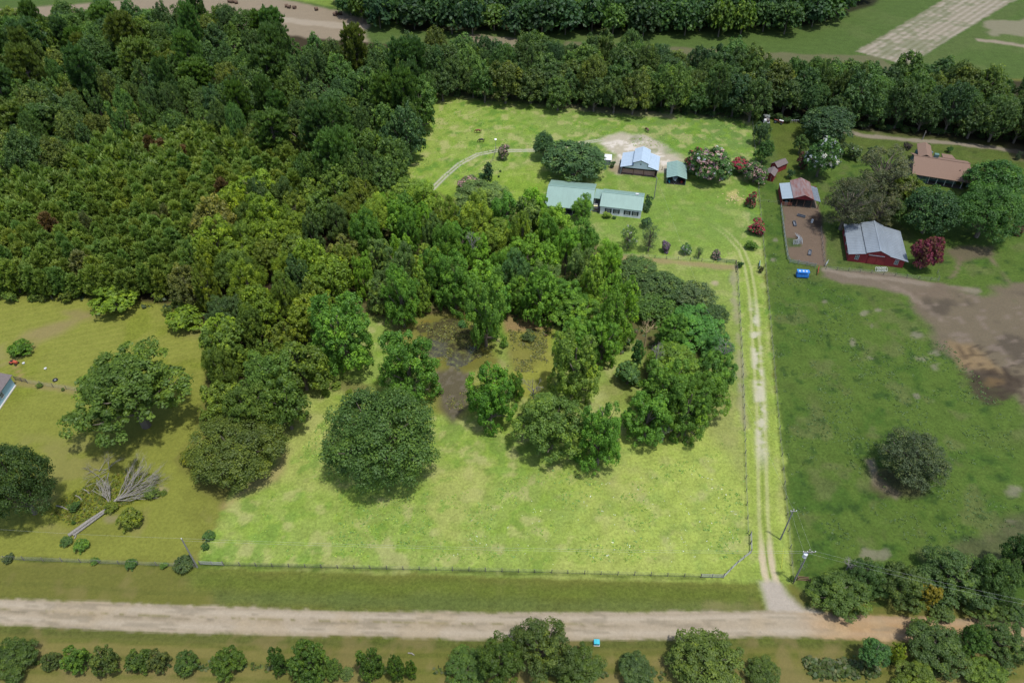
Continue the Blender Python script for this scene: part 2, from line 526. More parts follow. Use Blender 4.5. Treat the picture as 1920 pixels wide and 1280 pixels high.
    spot(1160, 730, 70, 60, A(128, 136, 68), 1.5, 2, 0.6)
    area([(640, 715), (720, 725), (700, 760), (650, 780), (600, 760)], A(140, 158, 66), 1.5, 1.5, 0.6)
    spot(655, 725, 80, 22, A(110, 96, 66), 1.2, 1.5, 0.6)
    area([(524, 830), (545, 850), (520, 900), (470, 920), (420, 950), (470, 900), (520, 870)], A(178, 160, 110), 1.2, 1.5, 0.7)
    # verges and road
    verge = [(-1800, 1026), (368, 1066), (1487, 1097), (1510, 1150), (900, 1158), (0, 1130), (-1800, 1100)]
    area(verge, A(114, 116, 54), 0.5, 0.4)
    vb = sst(0, 1, poly_sd(x, y, W(verge)))
    mix(A(134, 124, 76), vb * sst(.5, .68, n_b * .5 + n_c * .5) * .5)
    area([(340, 1068), (700, 1078), (1430, 1100), (1440, 1130), (900, 1140), (500, 1125), (360, 1100)], A(98, 116, 44), 2, 1.8, 0.7)
    area([(400, 1105), (900, 1120), (1400, 1130), (1420, 1150), (900, 1150), (400, 1135)], A(98, 112, 58), 1.2, 1, 0.7)
    spot(1370, 1137, 90, 18, A(138, 132, 86), 1, 1.5, 0.6)
    dr = line_d(x, y, ROAD)
    south = sst(0, 1, (np.interp(x, ROAD[:, 0], ROAD[:, 1]) - y))
    st2 = np.sin(dr * 2 * math.pi / 2.6 + n_a * 5)
    mix(A(136, 128, 74), south * sst(0.42, 0.62, n_a) * 0.7)
    mix(A(88, 98, 44), south * sst(1.6, .3, np.abs(dr - ROAD_HALF - 1.0)) * .8)
    mix(A(92, 104, 40), south * sst(0.2, 0.9, st2) * 0.55)
    mix(A(142, 126, 84), south * sst(0.52, 0.66, n_b * .6 + n_c * .4) * 0.5)
    mix(A(90, 100, 44), (1 - south) * sst(ROAD_HALF, ROAD_HALF + .5, dr) * sst(9, 3, dr) * sst(0.3, 0.9, st2) * 0.3)
    # lane
    dn = line_d(x, y, LANE)
    la = sst(7, 11, x - 0) * 0 + 1.0
    lane_y = (1 - sst(150, 172, y))
    path(LANE, A(140, 160, 66), 2.6, 0.6, 0.3, 0.5 * lane_y)
    tr = np.exp(-((dn - 0.8) / 0.32) ** 2) * (y > ROAD[:, 1].mean() + 0)
    tr = tr * (1 - sst(165, 180, y)) * (y > 47)
    mix(A(188, 188, 132), tr * 0.8)
    mix(A(110, 132, 48), np.exp(-(dn / 0.25) ** 2) * 0.45 * lane_y * (y > 52))
    bare = np.clip(sst(88, 98, y) * (1 - sst(133, 146, y)), 0, 1)
    mix(A(206, 200, 176), (dn < 2.2) * sst(1.9, 0.4, dn) * bare * sst(0.40, 0.60, fbm(x, y, 2.5, 4, 301)) * 0.85)
    bare2 = sst(77, 70, y)
    mix(A(208, 192, 160), sst(0.75, 0.25, np.abs(dn - 0.8) + (n_c - .5) * .5) * bare2 * (y > 47) * 0.9)
    # mouth of the lane and road surface
    area([(1424, 1090), (1446, 1086), (1464, 1094), (1480, 1116), (1506, 1138), (1560, 1154), (1600, 1188), (1380, 1184), (1400, 1158), (1442, 1150), (1434, 1125)], A(184, 174, 158), 0.7, 1.4)
    rm = sst(-0.3, 0.22, ROAD_HALF + 0.12 - dr + (n_d - 0.5) * .5 + (n_c - 0.5) * .35 + (n_a - .5) * .8)
    eastr = sst(46, 56, x)
    mix(A(178, 164, 140), rm * (1 - eastr)); mix(A(182, 150, 110), rm * eastr)
    sdr = np.interp(x, ROAD[:, 0], ROAD[:, 1]) - y
    mix(A(196, 184, 162), rm * np.exp(-((np.abs(sdr) - 1.25) / 0.5) ** 2) * 0.55 * (1 - eastr * .6))
    mix(A(140, 128, 104), rm * np.exp(-((sdr - 0.1) / 0.28) ** 2) * sst(0.4, 0.6, n_c) * (1 - sst(12, 26, x)) * 0.8)
    mix(A(128, 122, 78), rm * np.exp(-((sdr + 0.35) / 0.22) ** 2) * sst(0.42, 0.6, n_d) * (1 - sst(8, 20, x)) * 0.7)
    mix(A(178, 160, 128), rm * sst(0.55, 0.7, n_b) * 0.4)
    mix(A(150, 138, 116), rm * np.exp(-((sdr + 1.75) / .14) ** 2) * .7)
    mix(A(150, 138, 116), rm * np.exp(-((sdr - 1.75) / .12) ** 2) * sst(.4, .6, n_b) * .6)
    mix(A(140, 130, 110), rm * sst(.62, .70, fbm(x * .25, y * 2.2, 1.2, 3, 611)) * .5)
    mix(A(196, 168, 128), rm * eastr * sst(0.5, 0.6, n_c) * 0.6)
    # tracks
    db = line_d(x, y, TRACK_BACK)
    mix(A(196, 190, 176), np.exp(-((db - 0.55) / 0.34) ** 2) * (np.where(sst(0, 1, x + 8) > 0, 1, 1)) * 0.9)
    mix(A(150, 160, 96), np.exp(-(db / 0.22) ** 2) * 0.5)
    # east yard
    area([(1466, 386), (1535, 384), (1545, 440), (1550, 500), (1500, 492), (1478, 486), (1474, 440)], A(120, 102, 88), 0.5, 0.8, 0.95)
    area([(1476, 446), (1494, 450), (1500, 462), (1478, 464)], A(72, 92, 50), 0.5, 0.8, 0.9)
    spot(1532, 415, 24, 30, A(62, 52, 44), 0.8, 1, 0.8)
    area([(1540, 502), (1600, 508), (1680, 518), (1760, 530), (1790, 560), (1700, 556), (1640, 540), (1580, 530), (1540, 520)], A(126, 112, 98), 0.8, 1.8, 0.9)
    path(TRACK_EAST, A(146, 134, 118), 0.9, 0.5, 0.7, 0.8)
    area([(1690, 545), (1760, 528), (1820, 545), (1900, 540), (2200, 540), (2200, 760), (1920, 760), (1860, 735), (1800, 690), (1750, 620)], A(120, 107, 90), 2, 6, 0.92)
    e2 = sst(0, 4, poly_sd(x, y, W([(1690, 545), (1760, 528), (1820, 545), (1900, 540), (2200, 540), (2200, 760), (1920, 760), (1860, 735), (1800, 690), (1750, 620)])))
    mix(A(84, 76, 66), e2 * sst(0.52, 0.68, n_b) * 0.7)
    mix(A(140, 126, 112), e2 * sst(0.62, 0.72, n_c) * 0.6)
    path(W([(1650, 525), (1700, 548), (1740, 580), (1765, 600)]), A(142, 128, 112), 0.6, 0.6, 1.0, 0.8)
    area([(1780, 640), (1820, 645), (1880, 690), (1900, 720), (1840, 690), (1800, 690)], A(146, 124, 90), 1.2, 1.8, 0.8)
    spot(1866, 722, 110, 62, A(76, 66, 54), 0.8, 2.0, 0.88)
    spot(1862, 717, 34, 20, A(118, 98, 68), 0.8, 1.2, 0.8)
    path(W([(1800, 480), (1795, 505), (1785, 520)]), A(126, 112, 92), 0.4, 0.4, 0.3, 0.8)
    path(W([(1856, 478), (1870, 505), (1895, 535)]), A(126, 112, 92), 0.4, 0.4, 0.3, 0.8)
    area([(1775, 470), (1800, 462), (1860, 462), (1870, 480), (1820, 482), (1800, 495)], A(112, 98, 82), 1, 1.5, 0.8)
    mix(A(64, 54, 46), sst(0, 1, poly_sd(x, y, W([(1790, 630), (1830, 640), (1930, 690), (1930, 760), (1860, 755), (1790, 700)]))) * sst(.55, .62, n_d) * .55)
    for sx, sy, sw, sh in [(1618, 588, 18, 12), (1545, 567, 10, 5), (1730, 672, 24, 8), (1752, 662, 16, 5), (1717, 630, 22, 10), (1635, 610, 10, 12), (1645, 580, 12, 8), (1598, 640, 8, 16), (1753, 688, 10, 14), (1720, 742, 8, 5), (1750, 752, 8, 4), (1450, 488, 8, 5), (1454, 450, 14, 7), (1628, 670, 10, 5), (1905, 920, 30, 22), (1640, 1040, 60, 22), (1895, 975, 26, 6)]:
        spot(sx, sy, sw, sh, A(136, 132, 110), 0.35, 0.9, 0.75)
    area([(1622, 862), (1640, 858), (1650, 895), (1690, 925), (1680, 934), (1640, 908)], A(150, 138, 116), 0.6, 0.8, 0.9)
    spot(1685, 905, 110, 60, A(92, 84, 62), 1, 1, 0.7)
    area([(1850, 1000), (1920, 960), (1990, 1000), (1920, 1060), (1820, 1060), (1740, 1040)], A(92, 88, 68), 1.5, 2, 0.6)
    path(ROAD_NORTH, A(150, 140, 122), 1.3, 0.6, 0.8, 0.85)
    path(W([(1600, 232), (1660, 255), (1700, 262)]), A(134, 128, 100), 0.6, 0.6, 0.8, 0.7)
    area([(1590, 240), (1700, 250), (1920, 276), (2000, 300), (1900, 320), (1700, 300), (1600, 280)], A(92, 100, 50), 1.5, 2, 0.5)
    path(ROAD_NORTH, A(150, 140, 122), 1.1, 0.5, 0.6, 0.85)
    area([(1890, 270), (2100, 290), (2100, 330), (1900, 300)], A(118, 104, 84), 1, 1.5, 0.5)
    area([(1435, 215), (1500, 230), (1510, 300), (1470, 350), (1450, 340), (1455, 280)], A(92, 102, 40), 1.5, 2, 0.6)
    # rank grass along the fences
    for P in (W([(-60, 1044), (368, 1062)]), W([(375, 1058), (1320, 1084)])):
        path(P, A(78, 92, 42), 0.35, 0.35, 0.5, 0.75)
    area([(90, 960), (120, 930), (180, 900), (240, 880), (300, 890), (290, 930), (210, 960), (130, 985)], A(118, 128, 28), 1.0, 1.6, 0.6)
    spot(305, 918, 24, 12, A(168, 156, 122), 0.5, 0.6, 0.7)
    spot(207, 972, 26, 12, A(150, 138, 108), 0.5, 0.7, 0.6)
    return np.clip(col, 0.004, 0.8)


def sheet(name, X, Y, Z, label, cat=None):
    """X, Y : 2-D arrays"""
    ny, nx = X.shape
    me = bpy.data.meshes.new(name)
    co = np.stack([X, Y, np.broadcast_to(Z, X.shape)], -1).reshape(-1, 3).astype(np.float32)
    idx = np.arange(ny * nx).reshape(ny, nx)
    q = np.stack([idx[:-1, :-1], idx[:-1, 1:], idx[1:, 1:], idx[1:, :-1]], -1).reshape(-1, 4).astype(np.int32)
    me.vertices.add(len(co)); me.vertices.foreach_set("co", co.ravel())
    me.loops.add(q.size); me.loops.foreach_set("vertex_index", q.ravel())
    me.polygons.add(len(q)); me.polygons.foreach_set("loop_start", np.arange(0, q.size, 4, dtype=np.int32))
    me.update(calc_edges=True)
    at = me.color_attributes.new("albedo", 'FLOAT_COLOR', 'POINT')
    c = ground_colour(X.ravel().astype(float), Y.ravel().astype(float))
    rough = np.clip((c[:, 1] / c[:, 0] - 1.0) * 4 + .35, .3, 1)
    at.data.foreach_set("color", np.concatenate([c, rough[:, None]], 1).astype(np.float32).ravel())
    me.materials.append(M_GROUND)
    o = bpy.data.objects.new(name, me)
    put(o, None, label, cat, None, "structure")
    return o


def spaced(stops):
    """list of (from, to, step)"""
    out = []
    for a, b, s in stops: out += list(np.arange(a, b, s))
    return np.array(out + [stops[-1][1]])


xs = spaced([(-3000, -400, 200), (-400, -180, 9), (-180, -95, 1.1), (-95, 95, 0.46), (95, 180, 1.2), (180, 262, 1.2), (262, 400, 9), (400, 3000, 200)])
ys = spaced([(-1500, -20, 120), (-20, 38, 4), (38, 100, 0.42), (100, 160, 0.56), (160, 260, 0.85), (260, 372, 0.95), (372, 400, 2), (400, 700, 12), (700, 5500, 300)])
X, Y = np.meshgrid(xs, ys)
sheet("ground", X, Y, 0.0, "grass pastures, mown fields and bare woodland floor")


def strip(name, P, half, z, label, step=0.5, cols=9):
    d = np.r_[0, np.cumsum(np.hypot(*np.diff(P, axis=0).T))]
    s = np.arange(0, d[-1], step)
    # smooth the line
    px, py = np.interp(s, d, P[:, 0]), np.interp(s, d, P[:, 1])
    k = np.ones(15) / 15
    sx = np.convolve(np.pad(px, 7, 'edge'), k, 'valid'); sy = np.convolve(np.pad(py, 7, 'edge'), k, 'valid')
    tx, ty = np.gradient(sx), np.gradient(sy)
    L = np.hypot(tx, ty) + 1e-9
    nx, ny = -ty / L, tx / L
    o = np.linspace(-half, half, cols)
    wob = (fbm(s, s * 0, 9, 3, 8) - 0.5) * 0.5
    wob2 = (fbm(s, s * 0 + 50, 9, 3, 9) - 0.5) * 0.5
    e = np.linspace(-1, 1, cols)
    off = o[None, :] + wob[:, None] * np.clip(e, 0, 1)[None, :] ** 4 + wob2[:, None] * np.clip(-e, 0, 1)[None, :] ** 4
    X = sx[:, None] + nx[:, None] * off; Y = sy[:, None] + ny[:, None] * off
    return sheet(name, X.T[::-1], Y.T[::-1], z, label)


strip("road", ROAD, ROAD_HALF + 0.5, 0.012, "pale sandy dirt road running across the foreground", 0.4, 15)
strip("driveway", LANE[3:-1], 2.3, 0.006, "two-rut grass and sand driveway up the right side of the lot", 0.35, 15)
strip("track", TRACK_BACK, 1.1, 0.008, "pale curving two-rut farm track across the back pasture", 0.35, 9)
strip("path", TRACK_EAST, 1.3, 0.009, "worn sandy track beside the red barn", 0.5, 7)
strip("road", ROAD_NORTH, 1.6, 0.010, "sandy drive past the tan roofed house", 0.5, 7)


def water_sheet(px, label):
    P = W(px)
    x0, y0 = P.min(0) - 1; x1, y1 = P.max(0) + 1
    gx, gy = np.meshgrid(np.arange(x0, x1, .35), np.arange(y0, y1, .35))
    d = poly_sd(gx, gy, P) + (fbm(gx, gy, 4, 4, 55) - .5) * 7
    ny, nx = gx.shape
    idx = np.arange(ny * nx).reshape(ny, nx)
    q = np.stack([idx[:-1, :-1], idx[:-1, 1:], idx[1:, 1:], idx[1:, :-1]], -1)
    keep = d[:-1, :-1] > 0
    q = q[keep].reshape(-1, 4)
    used, inv = np.unique(q.ravel(), return_inverse=True)
    V = np.stack([gx.ravel()[used], gy.ravel()[used], np.full(len(used), .014)], -1)
    me = bpy.data.meshes.new("pond")
    me.from_pydata(V.tolist(), [], inv.reshape(-1, 4).tolist())
    m = bpy.data.materials.new("shallow_brown_water")
    nt, p = nodes_of(m)
    p.inputs["Roughness"].default_value = .12
    p.inputs["Specular IOR Level"].default_value = .5
    ge = nt.nodes.new("ShaderNodeNewGeometry")
    n = nt.nodes.new("ShaderNodeTexNoise"); n.inputs["Scale"].default_value = .9; n.inputs["Detail"].default_value = 8; n.inputs["Roughness"].default_value = .75
    nt.links.new(ge.outputs["Position"], n.inputs[0])
    r = nt.nodes.new("ShaderNodeValToRGB")
    r.color_ramp.elements[0].position = .38; r.color_ramp.elements[0].color = (.022, .020, .011, 1)
    r.color_ramp.elements[1].position = .66; r.color_ramp.elements[1].color = (.11, .125, .028, 1)
    e = r.color_ramp.elements.new(.52); e.color = (.050, .046, .018, 1)
    nt.links.new(n.outputs[0], r.inputs[0]); nt.links.new(r.outputs[0], p.inputs["Base Color"])
    b = nt.nodes.new("ShaderNodeBump"); b.inputs["Strength"].default_value = .25; b.inputs["Distance"].default_value = .05
    nt.links.new(n.outputs[0], b.inputs["Height"]); nt.links.new(b.outputs[0], p.inputs["Normal"])
    me.materials.append(m)
    put(bpy.data.objects.new("pond", me), None, label, None, None, "structure")


water_sheet([(778, 612), (810, 600), (862, 604), (880, 640), (900, 668), (870, 690), (835, 690), (800, 660)], "shallow dark brown pond water among the grove trees")


# ------------------------------------------------------------------ foliage
def quads_mesh(name, C, N, size, tint, mats, asp=1.5, droop=None):
    n = len(C)
    up = rng.normal(size=(n, 3))
    N = N / (np.linalg.norm(N, axis=1, keepdims=True) + 1e-9)
    t = np.cross(N, up); t /= np.linalg.norm(t, axis=1, keepdims=True) + 1e-9
    if droop is not None:
        t = droop / (np.linalg.norm(droop, axis=1, keepdims=True) + 1e-9)
    b = np.cross(N, t); b /= np.linalg.norm(b, axis=1, keepdims=True) + 1e-9
    s = size[:, None]
    a_ = s * asp ** 0.5; b_ = s / asp ** 0.5
    V = np.stack([C - t * a_, C - b * b_ + t * a_ * 0.15, C + t * a_, C + b * b_ + t * a_ * 0.15], 1)
    me = bpy.data.meshes.new(name)
    me.vertices.add(n * 4); me.vertices.foreach_set("co", V.astype(np.float32).ravel())
    me.loops.add(n * 4); me.loops.foreach_set("vertex_index", np.arange(n * 4, dtype=np.int32))
    me.polygons.add(n); me.polygons.foreach_set("loop_start", np.arange(0, n * 4, 4, dtype=np.int32))
    me.update(calc_edges=True)
    at = me.attributes.new("tint", 'FLOAT', 'FACE')
    at.data.foreach_set("value", np.clip(tint, 0, 1).astype(np.float32))
    for m in (mats if isinstance(mats, list) else [mats]): me.materials.append(m)
    return me


def sph(n):
    v = rng.normal(size=(n, 3))
    return v / np.linalg.norm(v, axis=1, keepdims=True)


def make_crown(style, n, leaf, kc):
    """unit crown : radius 1 across, -1..1 high round z = kc ; returns (leaf mesh, trunk mesh, lobes)"""
    L = []
    if style == 'dome':
        k = 46
        for i in range(k):
            z = 1 - (i + 0.5) / k * 1.45; ph = i * 2.39996 + rng.normal() * 0.25
            rr = math.sqrt(max(0, 1 - z * z)); q = 0.70 + rng.uniform(-.08, .08)
            if z < 0: q *= 1 + 0.15 * z
            L.append((rr * math.cos(ph) * q, rr * math.sin(ph) * q, z * q, rng.uniform(.24, .34)))
        L.append((0, 0, 0, .55))
    elif style == 'gum':
        k = 34
        for i in range(k):
            z = -0.85 + 1.65 * (i + .5) / k + rng.normal() * .06
            env = math.sqrt(max(.05, 1 - (abs(z) / 1.12) ** 2.2)) * (1.0 if z < 0 else 1 - .25 * z)
            ph = i * 2.39996 + rng.normal() * .5
            q = env * rng.uniform(.48, .84)
            L.append((q * math.cos(ph), q * math.sin(ph), z * .92, rng.uniform(.19, .31)))
        L.append((0, 0, -.3, .36)); L.append((0, 0, .25, .3))
    elif style == 'round':
        k = 24
        for i in range(k):
            z = 1 - (i + .5) / k * 1.6; ph = i * 2.39996 + rng.normal() * .4
            rr = math.sqrt(max(0, 1 - z * z)); q = rng.uniform(.52, .76)
            L.append((rr * math.cos(ph) * q, rr * math.sin(ph) * q, z * q, rng.uniform(.25, .40)))
        L.append((0, 0, 0, .5))
    elif style == 'pecan':
        k = 54
        for i in range(k):
            arm = i % 9
            ph = arm * 2 * math.pi / 9 + 0.3 * math.sin(arm * 7.3) + rng.normal() * .16
            q = (0.16 + 0.64 * ((i // 9) + rng.uniform(0, .7)) / 5.6) * (0.86 + .22 * math.sin(arm * 3.1 + 1))
            z = .72 - q * rng.uniform(.2, 1.5)
            L.append((q * math.cos(ph), q * math.sin(ph), z, rng.uniform(.15, .23)))
        L.append((0, 0, .5, .3)); L.append((.05, .05, .0, .42))
    elif style == 'column':
        k = 22
        for i in range(k):
            z = -0.88 + 1.7 * (i + .5) / k
            env = max(.12, (1 - max(0, z) ** 1.3)) * min(1, 1.25 + z)
            ph = i * 2.39996
            q = env * rng.uniform(.35, .62)
            L.append((q * math.cos(ph), q * math.sin(ph), z, rng.uniform(.22, .34) * (0.6 + .4 * env)))
        L.append((0, 0, -.2, .5))
    elif style == 'bush':
        k = 15
        for i in range(k):
            ph = i * 2.39996; z = rng.uniform(-.6, .75); q = math.sqrt(1 - min(.9, z * z)) * rng.uniform(.3, .7)
            L.append((q * math.cos(ph), q * math.sin(ph), z, rng.uniform(.28, .42)))
        L.append((0, 0, -.1, .55))
    elif style == 'feather':
        k = 70
        for i in range(k):
            z = 1 - (i + .5) / k * 1.75; ph = i * 2.39996 + rng.normal() * .3
            q = rng.uniform(.5, .88) * (1 - .12 * rng.uniform())
            rr = math.sqrt(max(0, 1 - z * z))
            L.append((rr * math.cos(ph) * q, rr * math.sin(ph) * q, z * q, rng.uniform(.15, .25)))
        L.append((0, 0, 0, .55))
    elif style == 'wispy':
        k = 60
        for i in range(k):
            z = -.7 + 1.6 * (i + .5) / k; ph = i * 2.39996 + rng.normal() * .4
            q = math.sqrt(max(.05, 1 - z * z)) * rng.uniform(.35, .95)
            L.append((q * math.cos(ph), q * math.sin(ph), z, rng.uniform(.13, .24)))
    L = np.array(L)
    w = L[:, 3] ** 2; w /= w.sum()
    Cs, Ns, Ts = [], [], []
    for i, (lx, ly, lz, lr) in enumerate(L):
        m = int(n * w[i] * 1.5) + 4
        fine = style in ('wispy', 'feather')
        ks = 11 if lr < .4 else 26
        sd = sph(ks); sd[:, 2] = np.abs(sd[:, 2]) * .9 + sd[:, 2] * .1 - .12
        sd /= np.linalg.norm(sd, axis=1, keepdims=True)
        srad = lr * (rng.uniform(.30, .52, ks) if lr < .4 else rng.uniform(.16, .3, ks))
        pick = rng.integers(0, ks, m)
        d = sph(m); d[:, 2] = np.where(rng.uniform(size=m) < .62, np.abs(d[:, 2]), d[:, 2])
        d = d + sd[pick] * .35 + (rng.normal(size=(m, 3)) * .5 if fine else 0)
        d /= np.linalg.norm(d, axis=1, keepdims=True)
        out = rng.uniform(.66, 1.0, ks)
        if style == 'dome': srad *= 1.15; out = rng.uniform(.70, .86, ks)
        p = np.array((lx, ly, lz)) + sd[pick] * (lr * out[pick])[:, None] + d * (srad[pick] * rng.uniform(.6, 1.12, m) * (rng.uniform(.6, 1.7, m) if fine else 1))[:, None]
        Cs.append(p); Ns.append(d * 1.0 + rng.normal(size=(m, 3)) * .40 + (0, 0, .35))
        sr = rng.uniform(-.15, .17, ks)
        Ts.append(.46 + rng.normal() * .08 + sr[pick] + rng.normal(size=m) * .09)
    C, N, T = np.concatenate(Cs), np.concatenate(Ns), np.concatenate(Ts)
    keep = np.ones(len(C), bool)
    for lx, ly, lz, lr in L:
        keep &= ~(((C - (lx, ly, lz)) ** 2).sum(1) < (lr * .5) ** 2)
    und = (C[:, 2] < -.35) & (rng.uniform(size=len(C)) < .35)
    keep &= ~und
    C, N, T = C[keep], N[keep], T[keep]
    if len(C) > n:
        q = rng.permutation(len(C))[:n]; C, N, T = C[q], N[q], T[q]
    C = C + (0, 0, kc)
    S = leaf * rng.uniform(.7, 1.35, len(C))
    crown = quads_mesh("crown", C, N, S, T, M_LEAF)
    mb = MB()
    zt = kc + .55
    tk = [(0, 0, 0), (.015, .01, kc * .4), (-.02, .02, kc * .8), (0.01, 0, zt)]
    mb.tube(tk, [.085, .06, .05, .02], 7)
    for lx, ly, lz, lr in L[::(2 if style != 'wispy' else 1)]:
        z0 = max(kc * .35, kc + lz * .6 - .45)
        mid = (lx * .45 + rng.normal() * .03, ly * .45 + rng.normal() * .03, (z0 + kc + lz) / 2 + .03)
        mb.tube([(0, 0, z0), mid, (lx, ly, kc + lz), (lx * 1.12, ly * 1.12, kc + lz + lr * .5)], [.028, .02, .011, .003], 4, cap=False)
    trunk = mb.mesh("trunk", M_BARK)
    return crown, trunk, L


def make_pine(n_wh, kc, tuft, young=True):
    C, N, D, T = [], [], [], []
    mb = MB()
    mb.tube([(0, 0, 0), (0.01, 0.01, kc), (0, 0, kc + .95)], [.06, .045, .008], 6)
    for w in range(n_wh):
        f = (w + .5) / n_wh
        z = -1 + 1.9 * f
        rad = (math.sqrt(max(0, 1 - (2 * f - .75) ** 2 / 1.7)) if young else math.sqrt(max(0.05, 1 - (2 * f - 1.05) ** 2))) * (1.05 - .55 * f * young)
        nb = 6 if young else 10
        for b in range(nb):
            ph = b * 2 * math.pi / nb + w * 1.1 + rng.normal() * .2
            q = rad * rng.uniform(.7, 1.05)
            zz = z + q * .18
            end = np.array([q * math.cos(ph), q * math.sin(ph), zz + kc + .05])
            st = np.array([0, 0, z + kc - .05])
            mb.tube([tuple(st), tuple(end)], [.014, .004], 4, cap=False)
            tb = rng.normal() * .05
            for t in ((.98, .62, .35) if young else (1.0, .8, .62, .45)):
                for _ in range(2):
                    c = st + (end - st) * t + rng.normal(size=3) * (.06, .06, .05)
                    k = 11
                    d = sph(k) * (1, 1, .7) + (0, 0, .75) + (end - st) * .4
                    d /= np.linalg.norm(d, axis=1, keepdims=True)
                    C.append(c + d * tuft * .75); D.append(d)
                    u = np.array([0, 0, 1.0]) + rng.normal(size=(k, 3)) * .45; N.append(u - d * (u * d).sum(1, keepdims=True))
                    T.append(np.full(k, .46 + tb + rng.normal() * .05) + rng.normal(size=k) * .06)
    C, N, D, T = map(np.concatenate, (C, N, D, T))
    crown = quads_mesh("crown", C, N, np.full(len(C), tuft * .52) * rng.uniform(.8, 1.2, len(C)), T, M_LEAF, asp=3.4, droop=D)
    return crown, mb.mesh("trunk", M_BARK), None


PROTO = {}


def reg(key, kc, items): PROTO[key] = (kc, items)


reg('oakL', .90, [make_crown('dome', 34000, .0165, .90) for _ in range(2)])
reg('oakM', .95, [make_crown('dome', 12000, .028, .95) for _ in range(3)])
reg('gumL', .93, [make_crown('gum', 19000, .023, .93) for _ in range(5)])
reg('gumM', 1.0, [make_crown('gum', 9000, .036, 1.0) for _ in range(3)])
reg('roundL', .95, [make_crown('round', 19000, .022, .95) for _ in range(3)])
reg('roundM', .98, [make_crown('round', 9000, .034, .98) for _ in range(6)])
reg('pecan', .95, [make_crown('pecan', 26000, .017, .95)])
reg('column', .93, [make_crown('column', 5000, .042, .93) for _ in range(2)])
reg('bush', .80, [make_crown('bush', 2800, .056, .80) for _ in range(4)])
reg('wispy', 1.05, [make_crown('wispy', 15000, .0165, 1.05) for _ in range(2)])
reg('feather', .92, [make_crown('feather', 26000, .0155, .92)])
reg('thin', 1.0, [make_crown('wispy', 2600, .03, 1.0) for _ in range(2)])
reg('pine', 1.35, [make_pine(9, 1.35, .19) for _ in range(7)])
reg('pineold', 1.5, [make_pine(9, 1.5, .12, False) for _ in range(3)])

LEAF_GAIN = (1.52, 1.58, 1.02)
TREES = []      # (x, y, r) of what already stands
COUNT = {}


def tree_at(name, key, x, y, r, a, col, label, group=None, rz=None, cat="tree", proto=None, kc2=None):
    kc, items = PROTO[key]
    crown, trunk, _ = items[R.randrange(len(items)) if proto is None else proto % len(items)]
    root = thing(name, label, cat, (x, y, 0), R.uniform(0, 6.28) if rz is None else rz, group)
    root.scale = (r, r, a)
    c = bpy.data.objects.new("crown", crown); put(c, root)
    c.color = (*(v * k for v, k in zip(col, LEAF_GAIN)), 1)
    t = bpy.data.objects.new("trunk", trunk); put(t, root)
    if kc2:
        c.location.z = kc2 - kc
        t.location.z = 0 if kc2 > kc else kc2 - kc
        if kc2 > kc: t.scale = (1, 1, kc2 / kc)
    if r > 1.4: TREES.append((x, y, r))
    return root


def fit(px, py, w, h, kc):
    """radius and half height of a crown that shows w by h pixels round (px, py)"""
    hc = 5.0
    w, h = w * 1.03, h * 1.02
    for _ in range(4):
        m, e = mpp(px, py, hc)
        r = w / 2 * m
        v = (h / 2 * m) ** 2 - (r * math.sin(e)) ** 2
        a = math.sqrt(max(v, 0)) / math.cos(e)
        a = min(max(a, .55 * r), 2.6 * r)
        hc = kc * a
    x, y = G(px, py, hc)
    return x, y, r, a


def hue(col, j=.12):
    k = 1 + R.uniform(-j, j); s = R.uniform(-j, j) * .6
    return (max(.003, col[0] * k * (1 + s)), col[1] * k, max(.003, col[2] * k * (1 - s)))


# leaf colours (albedo)
DEEP = (.042, .075, .022); GREEN = (.068, .138, .024); BRIGHT = (.098, .178, .024); YELL = (.135, .170, .018)
OLIVE = (.088, .110, .026); GREY = (.078, .115, .038); OUTD = (.028, .052, .020); OUTG = (.045, .078, .018)
OUTY = (.085, .100, .014); PINEC = (.102, .140, .036); BLUE = (.052, .098, .040); ORANGE = (.16, .10, .02)
RUST = (.17, .065, .035)


def T(name, key, px, py, w, h, col, label, group=None, **kw):
    if key == 'roundM' and name == 'broadleaf_tree' and w > 66 and py > 600: key = 'roundL'
    if key in ('gumL', 'roundL', 'roundM', 'oakM', 'gumM', 'oakL') and 'kc2' not in kw: kw['kc2'] = PROTO[key][0] - .12
    kc = kw.get('kc2') or PROTO[key][0]
    x, y, r, a = fit(px, py, w, h, kc)
    return tree_at(name, key, x, y, r, a, hue(col, .05), label, group, **kw)

# ------------------------------------------------------------------ blossom of the crape myrtles
BLOOM = {
    "white": leaf_material("white_blossom", (.36, .37, .34), .15),
    "pink": leaf_material("pink_blossom", (.30, .19, .18), .15),
    "red": leaf_material("red_blossom", (.28, .03, .055), .15),
    "dark red": leaf_material("dark_red_blossom", (.14, .028, .042), .15),
    "purple": leaf_material("purple_blossom", (.16, .10, .17), .15),
}
_bl = {}


